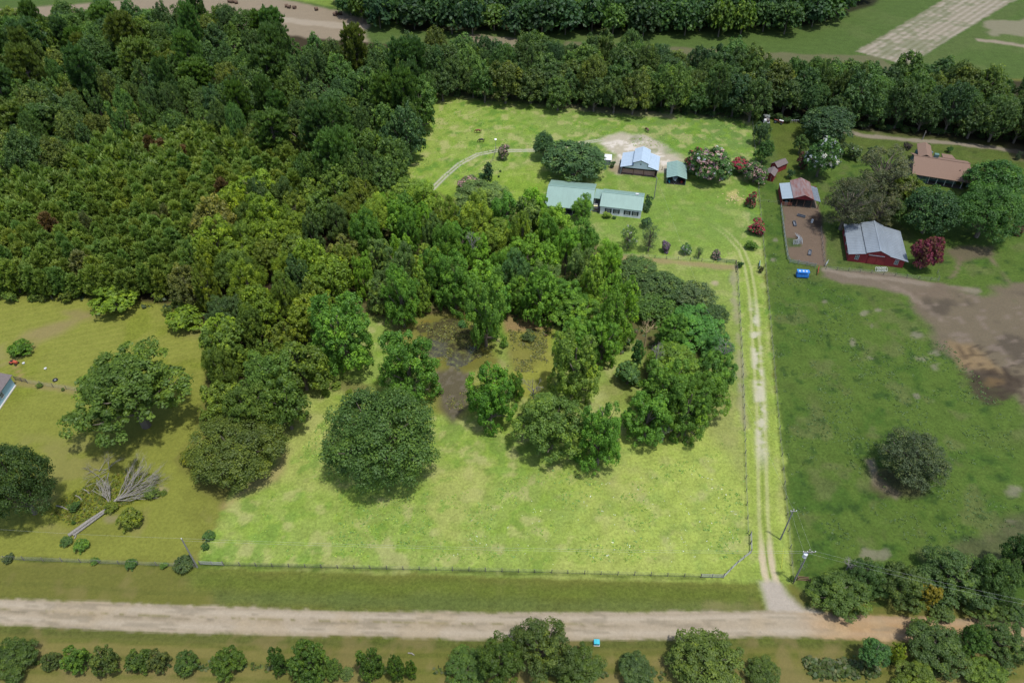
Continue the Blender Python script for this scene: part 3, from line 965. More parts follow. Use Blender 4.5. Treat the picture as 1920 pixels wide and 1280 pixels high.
def blossom(root, key, proto, colour, dens=1.0, part=None):
    kc, items = PROTO[key]
    L = items[proto % len(items)][2]
    k = (key, proto, colour, dens, part)
    if k not in _bl:
        C, N, Tn = [], [], []
        for lx, ly, lz, lr in L:
            if lz < -.55 or (part == 'side' and lx > .25): continue
            nc = int(9 * dens * (lr / .3) ** 2) + 1
            d = sph(nc); d[:, 2] = np.abs(d[:, 2]); 
            for j in range(nc):
                c = np.array((lx, ly, lz)) + d[j] * lr * 1.04
                if rng.uniform() > dens and dens < 1: continue
                m = 9
                C.append(c + rng.normal(size=(m, 3)) * .035); N.append(sph(m) * .7 + d[j]); Tn.append(np.full(m, rng.uniform(.4, .62)))
        C, N, Tn = np.concatenate(C) + (0, 0, kc), np.concatenate(N), np.concatenate(Tn)
        _bl[k] = quads_mesh("blossom", C, N, np.full(len(C), .042), Tn, BLOOM[colour], asp=1.1)
    return put(bpy.data.objects.new("blossom", _bl[k]), root)


# ------------------------------------------------------------------ trees that stand out one by one
g = "sweetgum trees standing round the dry pond"
T("oak_tree", "oakL", 717, 828, 207, 203, (.048, .084, .024), "broad round dark green live oak standing alone in the bright front pasture", proto=0)
T("gum_tree", "gumL", 641, 632, 122, 165, GREEN, "tall leafy gum tree at the west edge of the lot above the round oak", g, proto=0)
T("gum_tree", "gumL", 765, 695, 118, 150, GREEN, "leaning leafy tree between the dark round oak and the muddy pond", g, proto=1)
T("gum_tree", "gumL", 910, 585, 84, 170, (.085, .15, .03), "slender tall tree rising from the middle of the brown pond", g, proto=2)
T("gum_tree", "gumL", 920, 750, 98, 128, (.060, .135, .020), "compact deep green tree at the south end of the pond", g, proto=3)
T("gum_tree", "gumL", 968, 725, 34, 56, GREEN, "small round sapling crown leaning right of the pond's compact tree", g, proto=0)
T("gum_tree", "gumL", 752, 565, 74, 128, GREEN, "bright bushy tree at the north west corner of the pond", g, proto=4)
T("gum_tree", "roundL", 1034, 802, 128, 132, (.075, .12, .030), "wide olive green tree casting shade at the front of the grove", g, proto=0)
T("gum_tree", "gumL", 1125, 825, 94, 134, (.080, .16, .026), "bright green tree at the south tip of the grove with a grey top", g, proto=1)
T("gum_tree", "gumL", 1078, 690, 98, 150, (.098, .145, .032), "tall yellowish green tree right of the pale dead snag", g, proto=2)
T("gum_tree", "roundL", 1082, 598, 96, 84, (.085, .155, .024), "bright crowned tree right of the pond in the middle of the grove", g, proto=1)
T("gum_tree", "gumL", 1090, 640, 86, 100, GREEN, "mid green tree between the pond and the inner clearing", g, proto=3)
T("gum_tree", "gumL", 1160, 590, 86, 150, (.085, .155, .024), "tall bright tree left of the inner clearing", g, proto=0)
T("gum_tree", "gumL", 1215, 785, 100, 110, GREEN, "bushy tree on the front edge of the grove beside the open pasture", g, proto=4)
T("gum_tree", "gumL", 1290, 770, 90, 130, (.07, .125, .024), "tall tree at the south east corner of the grove", g, proto=2)
T("gum_tree", "roundL", 1262, 690, 118, 100, (.09, .145, .024), "yellow green spreading crown in the east part of the grove", g, proto=2)
T("gum_tree", "gumL", 1248, 738, 104, 130, (.074, .138, .024), "tall full crowned tree behind the white bare snag of the east grove", g, proto=1)
T("gum_tree", "roundL", 1322, 745, 84, 100, (.066, .125, .022), "round crown filling the grove's east side below the low branched tree", g, proto=0)
T("gum_tree", "gumL", 1130, 640, 74, 110, (.078, .15, .024), "leafy tree standing just left of the inner clearing", g, proto=2)
T("gum_tree", "roundL", 1010, 770, 70, 70, (.086, .13, .03), "pale olive crown beside the bare snag near the pond's end", g, proto=1)
T("gum_tree", "gumL", 1342, 700, 82, 90, (.06, .12, .026), "low branched tree reaching towards the lane fence", g, proto=3)
T("gum_tree", "roundL", 1300, 615, 112, 84, (.058, .135, .034), "fresh green round tree above the grey snags near the lane", g, proto=0)
T("gum_tree", "roundL", 1345, 650, 64, 60, (.05, .12, .034), "small round tree on the east rim of the grove", g, proto=1)
T("oak_tree", "oakM", 1190, 515, 92, 70, (.058, .095, .036), "dark live oak at the north edge of the grove by the yard fence", proto=0)
T("oak_tree", "oakM", 1238, 545, 96, 78, (.052, .085, .036), "dusky live oak in the middle of the dark row facing the lane", proto=1)
T("oak_tree", "oakM", 1298, 560, 88, 70, (.066, .09, .046), "grey green live oak in the east end of the dark row", proto=2)
T("oak_tree", "oakM", 1335, 598, 60, 58, (.05, .08, .036), "small dark live oak nearest the lane above the fresh green tree", proto=0)
T("gum_tree", "gumL", 1262, 628, 70, 80, (.062, .125, .022), "deep green tree closing the gap above the narrow cedar", g, proto=4)
T("oak_tree", "oakM", 1225, 575, 84, 66, (.055, .10, .026), "dark crown over the leafless tan treetop in the grove", proto=0)
T("shrub", "bush", 1178, 705, 58, 54, (.045, .085, .030), "dark shrub casting a shadow in the inner clearing", cat="shrub", proto=0)
T("cedar_tree", "column", 1195, 665, 34, 60, (.045, .10, .034), "narrow dark green cedar below the tan dead twigs", proto=0)
# by the house
T("oak_tree", "oakM", 1076, 303, 118, 78, (.045, .082, .040), "large dark oak behind the green roofed house", proto=1)
T("oak_tree", "oakM", 1020, 276, 42, 54, (.045, .088, .045), "smaller upright oak beside the track behind the house", proto=2)
r_ = T("crape_myrtle", "bush", 944, 287, 27, 30, (.07, .10, .05), "small pinkish flowering tree on the curving farm track", proto=0)
blossom(r_, "bush", 0, "pink", 1.3)
T("cedar_tree", "column", 916, 323, 26, 36, (.020, .048, .028), "dark pointed cedar alone in the side yard", proto=1)
T("shrub", "bush", 905, 330, 18, 12, (.03, .07, .03), "low dark shrub at the foot of the pointed cedar", cat="shrub", proto=1)
T("maple_tree", "roundL", 1091, 393, 42, 56, (.08, .155, .03), "round green tree in front of the larger green roof", proto=1)
for px, py, w, h, c, lb in [
    (1216, 379, 17, 20, (.03, .07, .035), "round dark bush at the end wall of the white house"),
    (1213, 393, 14, 13, (.03, .06, .03), "lower dark bush below the round one at the white house end"),
    (1207, 388, 12, 14, (.05, .08, .04), "greyish bush between the two dark ones at the white house end"),
    (1215, 368, 8, 7, (.035, .05, .03), "tiny dark bush behind the white house corner"),
    (1138, 404, 20, 14, (.10, .15, .03), "light green rounded bush under the white house windows"),
    (1149, 309, 13, 14, (.028, .07, .025), "clipped dark bush left of the white horse barn"),
    (1409, 461, 27, 20, (.045, .085, .016), "dark clipped bush beside the lane bend"),
    (1388, 497, 14, 14, (.022, .055, .022), "small round dark bush at the lane gate"),
    (1427, 506, 11, 14, (.05, .05, .03), "dead brownish bush behind the small green sign board"),
    (1212, 419, 24, 22, (.035, .07, .035), "dark loose bush left of the row of young trees"),
    (1152, 408, 9, 6, (.035, .07, .03), "low dot of a bush below the white house"),
    (938, 321, 5, 4, (.02, .04, .02), "tiny dark clump in the side yard nearer the track"),
    (935, 331, 5, 4, (.02, .04, .02), "tiny dark clump in the side yard nearer the cedar"),
]:
    T("bush", "bush", px, py, w, h, c, lb, cat="bush")
# crape myrtles and the young row
def myrtle(px, py, w, h, colour, lb, key="bush", proto=0, dens=1.0, leaf=(.05, .09, .04), grp=None, part=None):
    k2 = PROTO[key][0] - .16
    r = T("crape_myrtle", key, px, py, w, h, leaf, lb, grp, proto=proto, kc2=k2)
    blossom(r, key, proto, colour, dens, part).location.z = -.16
    return r


r_ = myrtle(1333, 312, 84, 70, "white", "very large crape myrtle dotted white right of the green carport", "roundM", 0, .34, (.05, .095, .034))
r_.rotation_euler.z = 0
blossom(r_, "roundM", 0, "pink", .9, 'side').location.z = -.16
myrtle(1299, 306, 34, 50, "red", "red flowering limb of myrtle at the left edge of the very large one", "bush", 1, .9)
myrtle(1388, 314, 44, 36, "red", "bright red crape myrtle between the white one and the greyish pink one", "bush", 2, 2.3)
myrtle(1416, 325, 48, 44, "pink", "greyish pink crape myrtle in front of the small red sheds", "roundM", 1, .9)
g = "crape myrtles in a row along the property line"
myrtle(1408, 376, 27, 33, "red", "faded red crape myrtle between the pink myrtle and the round crimson one", "bush", 3, 2.2, grp=g)
myrtle(1418, 428, 35, 32, "red", "round crimson crape myrtle beside the upper lane", "bush", 1, 2.6, grp=g)
g = "young trees in a row above the yard fence"
myrtle(1180, 448, 34, 46, "white", "first young tree of the yard row with white flower heads", "thin", 0, .3, (.06, .11, .04), g)
T("young_tree", "thin", 1219, 447, 34, 52, (.085, .12, .075), "tall grey green see-through young tree in the yard row", g, proto=1)
myrtle(1248, 465, 20, 24, "purple", "dusky purple young tree in the yard row", "bush", 0, 2.6, (.06, .07, .06), g)
myrtle(1286, 469, 22, 26, "white", "young tree with white flower heads left of the faint sapling", "bush", 2, .8, (.06, .12, .04), g)
T("young_tree", "thin", 1311, 474, 15, 22, (.07, .12, .05), "faint little sapling in the yard row", g, proto=0)
myrtle(1343, 479, 22, 22, "pink", "pale pink shrub by the green yard gate", "bush", 3, 1.2, (.06, .09, .06), g)
# east neighbours
T("broadleaf_tree", "roundM", 1428, 252, 34, 46, (.045, .075, .035), "greyish green tree north of the little red sheds", proto=2)
T("broadleaf_tree", "roundM", 1432, 287, 34, 46, (.035, .075, .022), "dark green tree leaning over the rear red shed", proto=3)
T("oak_tree", "oakM", 1552, 236, 96, 72, (.028, .052, .028), "big dark oak at the end of the northern drive", proto=0)
myrtle(1541, 300, 62, 80, "white", "tall white flowering crape myrtle behind the rusty roofed barn", "roundM", 4, .6, (.040, .085, .03))
myrtle(1505, 304, 24, 36, "dark red", "narrow dark red myrtle left of the tall white flowering one", "bush", 1, 2.4)
T("broadleaf_tree", "roundM", 1502, 272, 28, 38, (.05, .085, .03), "light small tree left of the tall white flowering myrtle", proto=1)
T("shrub", "bush", 1482, 327, 16, 20, (.03, .06, .03), "dark shrub behind the rusty barn roof", cat="shrub", proto=2)
for px, py, w, h, dn in [(1600, 288, 36, 34, .25), (1635, 290, 34, 30, .3), (1575, 282, 26, 30, .12)]:
    myrtle(px, py, w, h, "white", {1600: "low greenish white myrtle in the middle of the hedge group", 1635: "low white speckled myrtle nearest the tan roofed house", 1575: "low green myrtle nearest the dark northern oak"}[px], "bush", int(px) % 4, dn, (.045, .07, .035))
T("pecan_tree", "wispy", 1655, 330, 110, 100, (.068, .075, .050), "thin leaved pecan with bare grey limbs behind the red barn", proto=0)
T("pecan_tree", "wispy", 1592, 385, 96, 100, (.055, .058, .040), "brownish thin leaved pecan over the cattle pen", proto=1)
T("pecan_tree", "wispy", 1650, 400, 70, 66, (.060, .062, .040), "sparse brownish pecan touching the red barn roof", proto=0)
T("cedar_tree", "column", 1672, 330, 30, 44, (.022, .055, .030), "dark cedar beside the thin leaved pecan", proto=0)
T("broadleaf_tree", "roundM", 1700, 362, 66, 62, (.055, .080, .014), "olive green tree left of the dark round one by the tan house", proto=4)
T("broadleaf_tree", "roundM", 1672, 400, 50, 60, (.042, .072, .018), "mid green tree behind the red barn ridge", proto=5)
T("oak_tree", "oakM", 1745, 402, 100, 98, (.028, .060, .026), "dark round oak behind the dark red myrtle", proto=1)
T("oak_tree", "oakL", 1850, 405, 122, 120, (.036, .082, .022), "huge spreading green oak beside the tan roofed house", proto=1)
T("oak_tree", "oakM", 1865, 345, 104, 86, (.034, .078, .022), "second huge oak crown reaching over the tan roof", proto=2)
myrtle(1737, 478, 50, 70, "dark red", "large dark red crape myrtle right of the red barn", "roundM", 5, 3.2, (.09, .04, .03))
myrtle(1908, 432, 28, 24, "dark red", "low dark red shrub at the east edge beyond the huge oak", "bush", 0, 1.5)
T("shrub", "bush", 1701, 275, 21, 13, (.022, .018, .022), "blackish purple clipped shrub by the northern drive", cat="shrub", proto=0)
T("shrub", "bush", 1736, 277, 16, 16, (.03, .055, .03), "dark green shrub behind the tan house's parked car", cat="shrub", proto=1)
T("shrub", "bush", 1781, 281, 13, 13, (.03, .075, .022), "green shrub behind the tan house's rear porch roof", cat="shrub", proto=2)
T("shrub", "bush", 1910, 293, 12, 18, (.04, .06, .04), "grey shrub at the end of the northern drive", cat="shrub", proto=3)
T("shrub", "bush", 1726, 341, 18, 14, (.02, .045, .025), "dark shrub against the teal front wall", cat="shrub", proto=1)
T("juniper_tree", "feather", 1713, 860, 134, 118, (.045, .060, .036), "dusty dark round tree alone in the east pasture", proto=0)
# south east tree strip
g = "trees in the strip along the east end of the road"
for px, py, w, h, c, lb in [
    (1575, 1118, 112, 96, (.050, .080, .020), "bushy tree at the west end of the roadside strip"),
    (1625, 1090, 80, 88, (.036, .066, .020), "dark tree second from the west end of the roadside strip"),
    (1690, 1105, 96, 104, (.050, .075, .022), "tree left of the orange tinted shrub in the roadside strip"),
    (1790, 1092, 134, 130, (.042, .072, .024), "largest dark tree in the middle of the roadside strip"),
    (1865, 1095, 92, 120, (.042, .072, .020), "tree right of the largest one in the roadside strip"),
    (1912, 1058, 90, 130, (.030, .060, .018), "dark tall tree at the right frame edge in the roadside strip"),
    (1840, 1145, 74, 50, (.050, .078, .020), "low leafy clump at the foot of the strip beside the sandy road"),
    (1765, 1150, 52, 44, (.058, .085, .026), "small bush between the strip and the sandy road"),
    (1900, 1150, 70, 60, (.038, .066, .018), "low dark tree near the right frame edge above the sandy road")]:
    T("broadleaf_tree", "roundM", px, py - 6, w * .92, h * .82, c, lb, g)
T("shrub", "bush", 1737, 1122, 50, 62, (.12, .095, .012), "orange tinted shrub between the roadside trees", cat="shrub")
g = "trees south of the road at the right"
T("round_tree", "roundM", 1639, 1223, 58, 54, (.034, .078, .022), "small lollipop shaped dark tree with a bare pale trunk", kc2=2.1)
for px, py, w, h, c, lb in [
    (1755, 1212, 118, 96, (.042, .068, .020), "large tree south of the sandy road right of the lollipop tree"),
    (1730, 1178, 40, 36, (.075, .070, .035), "brown twiggy shrub overhanging the sandy road"),
    (1820, 1200, 60, 76, (.040, .078, .018), "middle tree of the group south of the sandy road"),
    (1880, 1206, 96, 92, (.040, .066, .020), "rightmost large tree south of the sandy road"),
    (1850, 1262, 84, 56, (.072, .11, .020), "bright green tree at the bottom edge below the road group"),
    (1718, 1276, 90, 44, (.068, .095, .016), "yellowish bush cut by the bottom edge near the lollipop tree")]:
    T("broadleaf_tree", "roundM", px, py + 3, w * .93, h * .88, c, lb, g)
T("shrub", "bush", 1682, 1226, 34, 42, (.10, .13, .012), "yellow green rank shrub right of the lollipop tree", cat="shrub")
# hedge row at the bottom
g = "small trees in the planted row south of the road"
for px, py, w, h, c, lb in [
    (22, 1236, 92, 60, (.040, .062, .014), "dark bushy tree at the left end of the planted row"),
    (95, 1239, 36, 34, (.045, .062, .018), "thin small tree second in the planted row"),
    (140, 1238, 50, 56, (.050, .090, .016), "bright green tree third in the planted row"),
    (197, 1240, 50, 64, (.060, .080, .024), "loose olive tree fourth in the planted row"),
    (260, 1238, 50, 50, (.040, .066, .014), "dark tree joined to a sparser one in the planted row"),
    (296, 1240, 42, 46, (.050, .062, .020), "sparser brownish tree joined to a dark one in the row"),
    (350, 1244, 46, 46, (.044, .074, .018), "small tree with an off centre tip left of the dense round one"),
    (428, 1243, 62, 62, (.050, .080, .012), "dense round tree in the planted row"),
    (522, 1240, 36, 58, (.036, .066, .016), "narrow dark tree in the planted row"),
    (580, 1242, 74, 82, (.044, .078, .016), "tallest leafy tree of the planted row"),
    (624, 1256, 36, 40, (.055, .090, .022), "low light clump beside the tallest tree of the row"),
    (650, 1262, 26, 22, (.060, .088, .030), "little pale shrub in the gap of the planted row"),
    (694, 1246, 50, 66, (.042, .072, .016), "pointed bushy tree left of the paired saplings"),
    (742, 1254, 34, 50, (.042, .072, .014), "left one of the paired saplings in the planted row"),
    (771, 1256, 24, 46, (.046, .078, .014), "right one of the paired saplings in the planted row")]:
    T("broadleaf_tree", R.choice(["roundM", "gumM", "gumM"]), px, py, w, h, c, lb, g)
g = "thicket trees south of the road near the teal box"
for px, py, w, h, c, lb in [
    (878, 1254, 84, 76, (.044, .078, .018), "left hand low tree of the thicket south of the road"),
    (940, 1240, 90, 96, (.044, .070, .014), "rounded tree left of the thicket's tall grey tipped one"),
    (1015, 1222, 116, 118, (.050, .070, .020), "tallest thicket tree overlapping the road edge"),
    (1084, 1256, 96, 74, (.042, .064, .012), "dense thicket tree right below the teal box"),
    (1190, 1256, 74, 66, (.046, .072, .024), "separate smaller tree between thicket and the wide olive tree"),
    (1320, 1242, 142, 98, (.062, .085, .018), "wide olive green tree south of the road"),
    (1432, 1266, 70, 48, (.048, .072, .016), "low tree right of the wide olive one")]:
    T("broadleaf_tree", "roundM", px, py, w, h, c, lb, g)
# west
r_ = T("pecan_tree", "pecan", 250, 748, 252, 222, (.056, .088, .018), "big spreading pecan alone in the yellow green west field", kc2=.78)
r_.rotation_euler.z = 2.2
T("oak_tree", "oakL", 440, 846, 166, 146, (.062, .080, .018), "round olive oak straddling the west property line", proto=0)
T("oak_tree", "oakL", 30, 915, 132, 176, (.034, .056, .016), "large dark oak cut by the left frame edge", proto=1)
T("bush", "bush", 351, 860, 36, 24, (.075, .085, .014), "yellowish bush at the left foot of the olive oak", cat="bush")
for px, py, w, h, c, lb in [
    (245, 975, 50, 44, (.075, .095, .014), "largest yellow green bush below the fallen tree's limbs"),
    (208, 951, 27, 23, (.08, .10, .014), "yellow green bush across the middle of the fallen tree"),
    (153, 1023, 32, 23, (.055, .10, .016), "green bush beside the fallen tree's root end"),
    (124, 1015, 24, 14, (.045, .08, .025), "low bush at the tip of the fallen trunk"),
    (140, 950, 26, 22, (.035, .065, .02), "dark bush left of the fallen trunk"),
    (138, 979, 10, 10, (.05, .09, .02), "tiny bush left of the fallen trunk"),
    (284, 925, 30, 26, (.07, .10, .022), "bush at the tips of the fallen tree's branches"),
    (306, 923, 15, 10, (.07, .10, .022), "small bush on a pale sandy spot"),
    (37, 655, 46, 34, (.05, .10, .012), "bright green island of shrubs in the west field"),
    (177, 1052, 18, 15, (.05, .09, .02), "small bush on the west fence nearest the left"),
    (246, 1058, 26, 20, (.035, .07, .02), "round bush on the west fence line"),
    (308, 1060, 18, 10, (.05, .09, .02), "low light bush on the fence left of the bare pole"),
    (345, 1057, 40, 14, (.04, .06, .025), "brushy clump on the fence at the bare pole"),
    (16, 1047, 24, 10, (.04, .055, .03), "low tuft on the fence at the left frame edge"),
    (392, 1005, 26, 22, (.035, .07, .022), "upper dark bush on the property corner"),
    (385, 1025, 16, 16, (.035, .07, .022), "lower dark bush on the property corner"),
    (74, 723, 14, 9, (.055, .085, .02), "small bush on the short west field fence"),
    (118, 730, 7, 7, (.055, .085, .02), "tiny bush on the west field fence near the tyre"),
    (610, 735, 22, 20, (.08, .12, .02), "yellow green bush left of the stump patch"),
    (630, 722, 24, 18, (.09, .13, .025), "pale leafy bush above the round oak"),
    (655, 735, 16, 12, (.085, .12, .02), "tiny leafy bush above the round oak"),
    (990, 630, 30, 14, (.05, .07, .03), "low dark weeds on the east bank of the pond"),
    (866, 607, 20, 14, (.05, .11, .04), "leafy weeds beside the slender pond tree"),
    (945, 645, 18, 14, (.07, .12, .03), "little bush at the foot of the slender pond tree"),
    (1484, 1085, 10, 14, (.05, .09, .02), "small bush at the foot of the transformer pole"),
]:
    T("bush", "bush", px, py, w, h, c, lb, cat="bush")


# ------------------------------------------------------------------ woods
def scatter(poly, h, spacing, n_try=60000, clear=.62, limit=400, rr=3.5):
    P = W(poly, h)
    x0, y0 = P.min(0); x1, y1 = P.max(0)
    cell = {}
    out = []
    near = np.array([t for t in TREES]) if TREES else np.zeros((0, 3))
    rs = np.random.default_rng(int(abs(x0 * 7 + y1 * 3)))
    cx = rs.uniform(x0, x1, n_try); cy = rs.uniform(y0, y1, n_try)
    ok = poly_sd(cx, cy, P) > 0
    for x, y in zip(cx[ok], cy[ok]):
        k = (int(x // spacing), int(y // spacing))
        if any(math.hypot(x - a, y - b) < spacing for i in (-1, 0, 1) for j in (-1, 0, 1) for a, b in cell.get((k[0] + i, k[1] + j), ())): continue
        if len(near) and (np.hypot(near[:, 0] - x, near[:, 1] - y) < clear * (near[:, 2] + rr)).any(): continue
        cell.setdefault(k, []).append((x, y)); out.append((x, y))
        if len(out) >= limit: break
    return out


def pick(ws):
    t = R.uniform(0, sum(w for w, _ in ws))
    for w, c in ws:
        t -= w
        if t <= 0: return c
    return ws[-1][1]


def seen_at(x, y, h):
    d = y * CP + (CAM_H - h) * SP
    return 960 + x / d * FPX, 640 - (y * SP - (CAM_H - h) * CP) / d * FPX


def where(x, y, h, kind):
    px, py = seen_at(x, y, h)
    if kind == 'pine':
        row = "front rows by the west field" if py > 470 else "middle rows" if py > 350 else "back rows by the dark wood"
        return row + (" at the left" if px < 150 else " at the strip of broadleaves" if px > 360 else "")
    if kind == 'mixed':
        return ("by the far pale field" if py < 70 else "over the horse pasture's west side" if px > 640 else "by the pines" if py > 190 else "amid the wood") + (" at the left" if px < 160 else "")
    if kind == 'belt':
        return ("behind the horse pasture's west half" if px < 1050 else "behind the horse barn" if px < 1400 else "behind the rusty barn" if px < 1640 else "behind the tan house") + (", front row" if py > 150 + max(0, px - 1400) * .08 else "")
    if kind == 'west':
        return "beside the pines" if py < 470 else "beside the west field" if px < 500 else "next to the grove"
    return "on the pond side" if py > 480 else "on the house side" if px > 900 else "near the curving track"


def wood(poly, name, spacing, keys, r_rng, a_rng, cols, label, group, h=9, kind='grove', **kw):
    pts = scatter(poly, h, spacing, **kw)
    for x, y in pts:
        r, a = R.uniform(*r_rng), R.uniform(*a_rng)
        nz = float(fbm(np.array([x]), np.array([y]), 28, 2, 5)[0])
        word, c = pick([(w * (1.6 if (i % 2 == 0) == (nz > .5) else .6), (wd, cc)) for i, (w, wd, cc) in enumerate(cols)])
        k_ = R.choice(keys); tree_at(name, k_, x, y, r, a, hue(c, .16), ("big " if r > (r_rng[0] * .35 + r_rng[1] * .65) else "small " if r < (r_rng[0] * .7 + r_rng[1] * .3) else "") + label.format(word) + " " + where(x, y, 10, kind), group, kc2=PROTO[k_][0] - .14)
    COUNT[group] = len(pts)
    return pts


# bright grove between the houses and the pond
g = "gum trees crowded in the grove between the house and the pond"
grove = [(728, 372), (790, 372), (850, 395), (900, 392), (985, 405), (1040, 400), (1062, 425), (1120, 460), (1150, 500), (1150, 545), (1040, 556), (1000, 560), (900, 560), (860, 540), (800, 552), (720, 545), (668, 530), (680, 450)]
T("gum_tree", "gumL", 1000, 402, 62, 92, (.10, .19, .02), "bright tall tree standing against the larger green roof", "sweetgum trees standing round the dry pond", proto=3)
T("gum_tree", "roundL", 905, 378, 110, 80, (.085, .125, .05), "broad grey green tree behind the grove near the cedar", proto=0)
T("gum_tree", "roundL", 760, 368, 90, 74, (.105, .15, .03), "yellowish broad tree at the end of the curving track", proto=2)
myrtle(880, 348, 50, 30, "pink", "tree top of faded pinkish blossom behind the grove", "bush", 2, 1.2, (.07, .10, .05))
wood(grove, "gum_tree", 6.3, ["gumL", "gumL", "gumM", "roundL"], (3.0, 5.4), (5.2, 9.4),
     [(3, "bright green", BRIGHT), (3, "mid green", GREEN), (1.4, "grey green", GREY), (1.2, "yellowish green", (.12, .175, .03)), (.7, "blue green", BLUE)],
     "{} gum in the dense grove", g, h=8, clear=.55)
# strip of woodland along the west line
g = "broadleaf trees along the west property line"
west = [(560, 345), (700, 350), (712, 385), (660, 470), (640, 500), (610, 570), (575, 640), (560, 690), (560, 745), (500, 775), (400, 770), (395, 640), (380, 560), (330, 520), (400, 420), (470, 355)]
wood(west, "broadleaf_tree", 6.4, ["roundL", "gumM", "roundM"], (3.2, 6.2), (5.4, 9.0),
     [(3, "olive green", (.084, .112, .018)), (2, "bright yellow green", (.105, .145, .016)), (2.4, "dull green", (.066, .100, .020)), (.8, "dark dusky green", (.045, .075, .026)), (.3, "brownish", (.088, .088, .026))],
     "{} broadleaf in the west line strip", g, kind="west", h=8, clear=.5)
# pine plantation
g = "young pines packed in the plantation north west"
pine = [(-140, 350), (60, 305), (180, 255), (330, 235), (480, 250), (560, 290), (560, 345), (470, 355), (400, 420), (330, 520), (250, 535), (120, 530), (-140, 505)]
pts = scatter(pine, 6, 2.85, limit=1200, rr=1.5)
pts.sort(key=lambda p: p[0] ** 2 + p[1] ** 2)
rust = {(328, 268), (300, 262), (140, 400), (415, 352), (97, 412), (270, 268)}
rustw = [G(px, py, 8) for px, py in rust]
far_p = []
for i, (x, y) in enumerate(pts):
    r, a = R.uniform(1.8, 3.0), R.uniform(2.6, 4.3)
    dead = any(math.hypot(x - u, y - v) < 1.7 for u, v in rustw)
    if dead:
        tree_at("pine_tree", "pine", x, y, r, a, hue((.085, .052, .030), .1), "rust brown dying pine among the green plantation pines", "dying pines in the plantation")
    elif i < 285:
        tree_at("pine_tree", "pine", x, y, r, a, hue(pick([(3, PINEC), (1.5, (.120, .150, .034)), (1.2, (.084, .130, .038)), (.25, (.11, .115, .06))]), .14), ("tall " if a > 3.8 else "short " if a < 3.1 else "") + "young plantation pine, " + where(x, y, 7, "pine"), g)
    else:
        far_p.append((x, y, r, a))


def joined_wood(name, spots, keys, cols, label, keep=1.0):
    """a far wood nobody could count : one mesh of crowns and trunks"""
    V, Tn, Fi, Cc, nv = [], [], [], [], 0
    for x, y, r, a in spots:
        kc, items = PROTO[R.choice(keys)]
        me = items[R.randrange(len(items))][0]
        n = len(me.polygons)
        co = np.empty(len(me.vertices) * 3, np.float32); me.vertices.foreach_get("co", co); co = co.reshape(n, 4, 3)
        tn = np.empty(n, np.float32); me.attributes["tint"].data.foreach_get("value", tn)
        q = rng.permutation(n)[: int(n * keep)]
        co, tn = co[q], tn[q]
        cen = co.mean(1, keepdims=True)
        co = cen + (co - cen) * (keep ** -.5)
        th = R.uniform(0, 6.28); cs, sn = math.cos(th), math.sin(th)
        co = np.stack([(co[..., 0] * cs - co[..., 1] * sn) * r + x, (co[..., 0] * sn + co[..., 1] * cs) * r + y, np.maximum(co[..., 2] - .2, .03) * a], -1)
        c = [v * k for v, k in zip(hue(pick(cols), .15), LEAF_GAIN)]
        V.append(co.reshape(-1, 3)); Tn.append(tn); Cc.append(np.tile(np.array([*c, 1], np.float32), (len(q), 1)))
    V, Tn, Cc = np.concatenate(V), np.concatenate(Tn), np.concatenate(Cc)
    n = len(Tn)
    me = bpy.data.meshes.new(name)
    me.vertices.add(n * 4); me.vertices.foreach_set("co", V.astype(np.float32).ravel())
    me.loops.add(n * 4); me.loops.foreach_set("vertex_index", np.arange(n * 4, dtype=np.int32))
    me.polygons.add(n); me.polygons.foreach_set("loop_start", np.arange(0, n * 4, 4, dtype=np.int32))
    me.update(calc_edges=True)
    at = me.attributes.new("tint", 'FLOAT', 'FACE'); at.data.foreach_set("value", Tn)
    at = me.color_attributes.new("leafcol", 'FLOAT_COLOR', 'POINT'); at.data.foreach_set("color", np.repeat(Cc, 4, 0).ravel())
    m = M_LEAF.copy(); m.name = "far_foliage"
    nt = m.node_tree
    oi = [k for k in nt.nodes if k.type == 'OBJECT_INFO'][0]
    an = nt.nodes.new("ShaderNodeAttribute"); an.attribute_name = "leafcol"
    for l in list(oi.outputs["Color"].links): nt.links.new(an.outputs["Color"], l.to_socket)
    me.materials.append(m)
    o = bpy.data.objects.new(name, me)
    put(o, None, label, "woodland", None, "stuff")
    mb = MB()
    for x, y, r, a in spots: mb.tube([(x, y, 0), (x, y, a * 1.5)], [.28, .14], 5, cap=False)
    mb.build("trunk", M_BARK, o, kind="stuff")
    return o


joined_wood("pine_forest", far_p, ["pine"], [(3, PINEC), (2, (.095, .130, .036)), (1, (.08, .115, .036))], "farther young pines of the plantation merging into the mixed wood", .16)
# mixed dark wood behind the plantation
g = "broadleaf trees of the dark wood behind the plantation"
mixed = [(-130, 40), (0, 38), (190, 22), (330, 22), (480, 45), (560, 85), (620, 85), (760, 95), (800, 110), (800, 160), (760, 250), (720, 330), (690, 345), (590, 330), (560, 270), (480, 235), (330, 215), (180, 235), (60, 285), (-130, 330)]
T("broadleaf_tree", "roundL", 320, 78, 70, 62, (.070, .105, .016), "bright yellow green tall tree on the far edge of the dark wood")
T("broadleaf_tree", "roundL", 20, 40, 50, 50, (.095, .125, .024), "pale yellow green tree in the top left corner")
T("broadleaf_tree", "roundL", 250, 46, 40, 46, (.060, .09, .016), "yellow green tree left of the tallest far edge one")
T("broadleaf_tree", "gumM", 492, 205, 44, 50, (.065, .115, .018), "bright green tree standing out in the dark wood's middle")
T("broadleaf_tree", "roundL", 745, 272, 38, 52, (.038, .065, .022), "dark tree bulging over the west corner of the horse pasture")
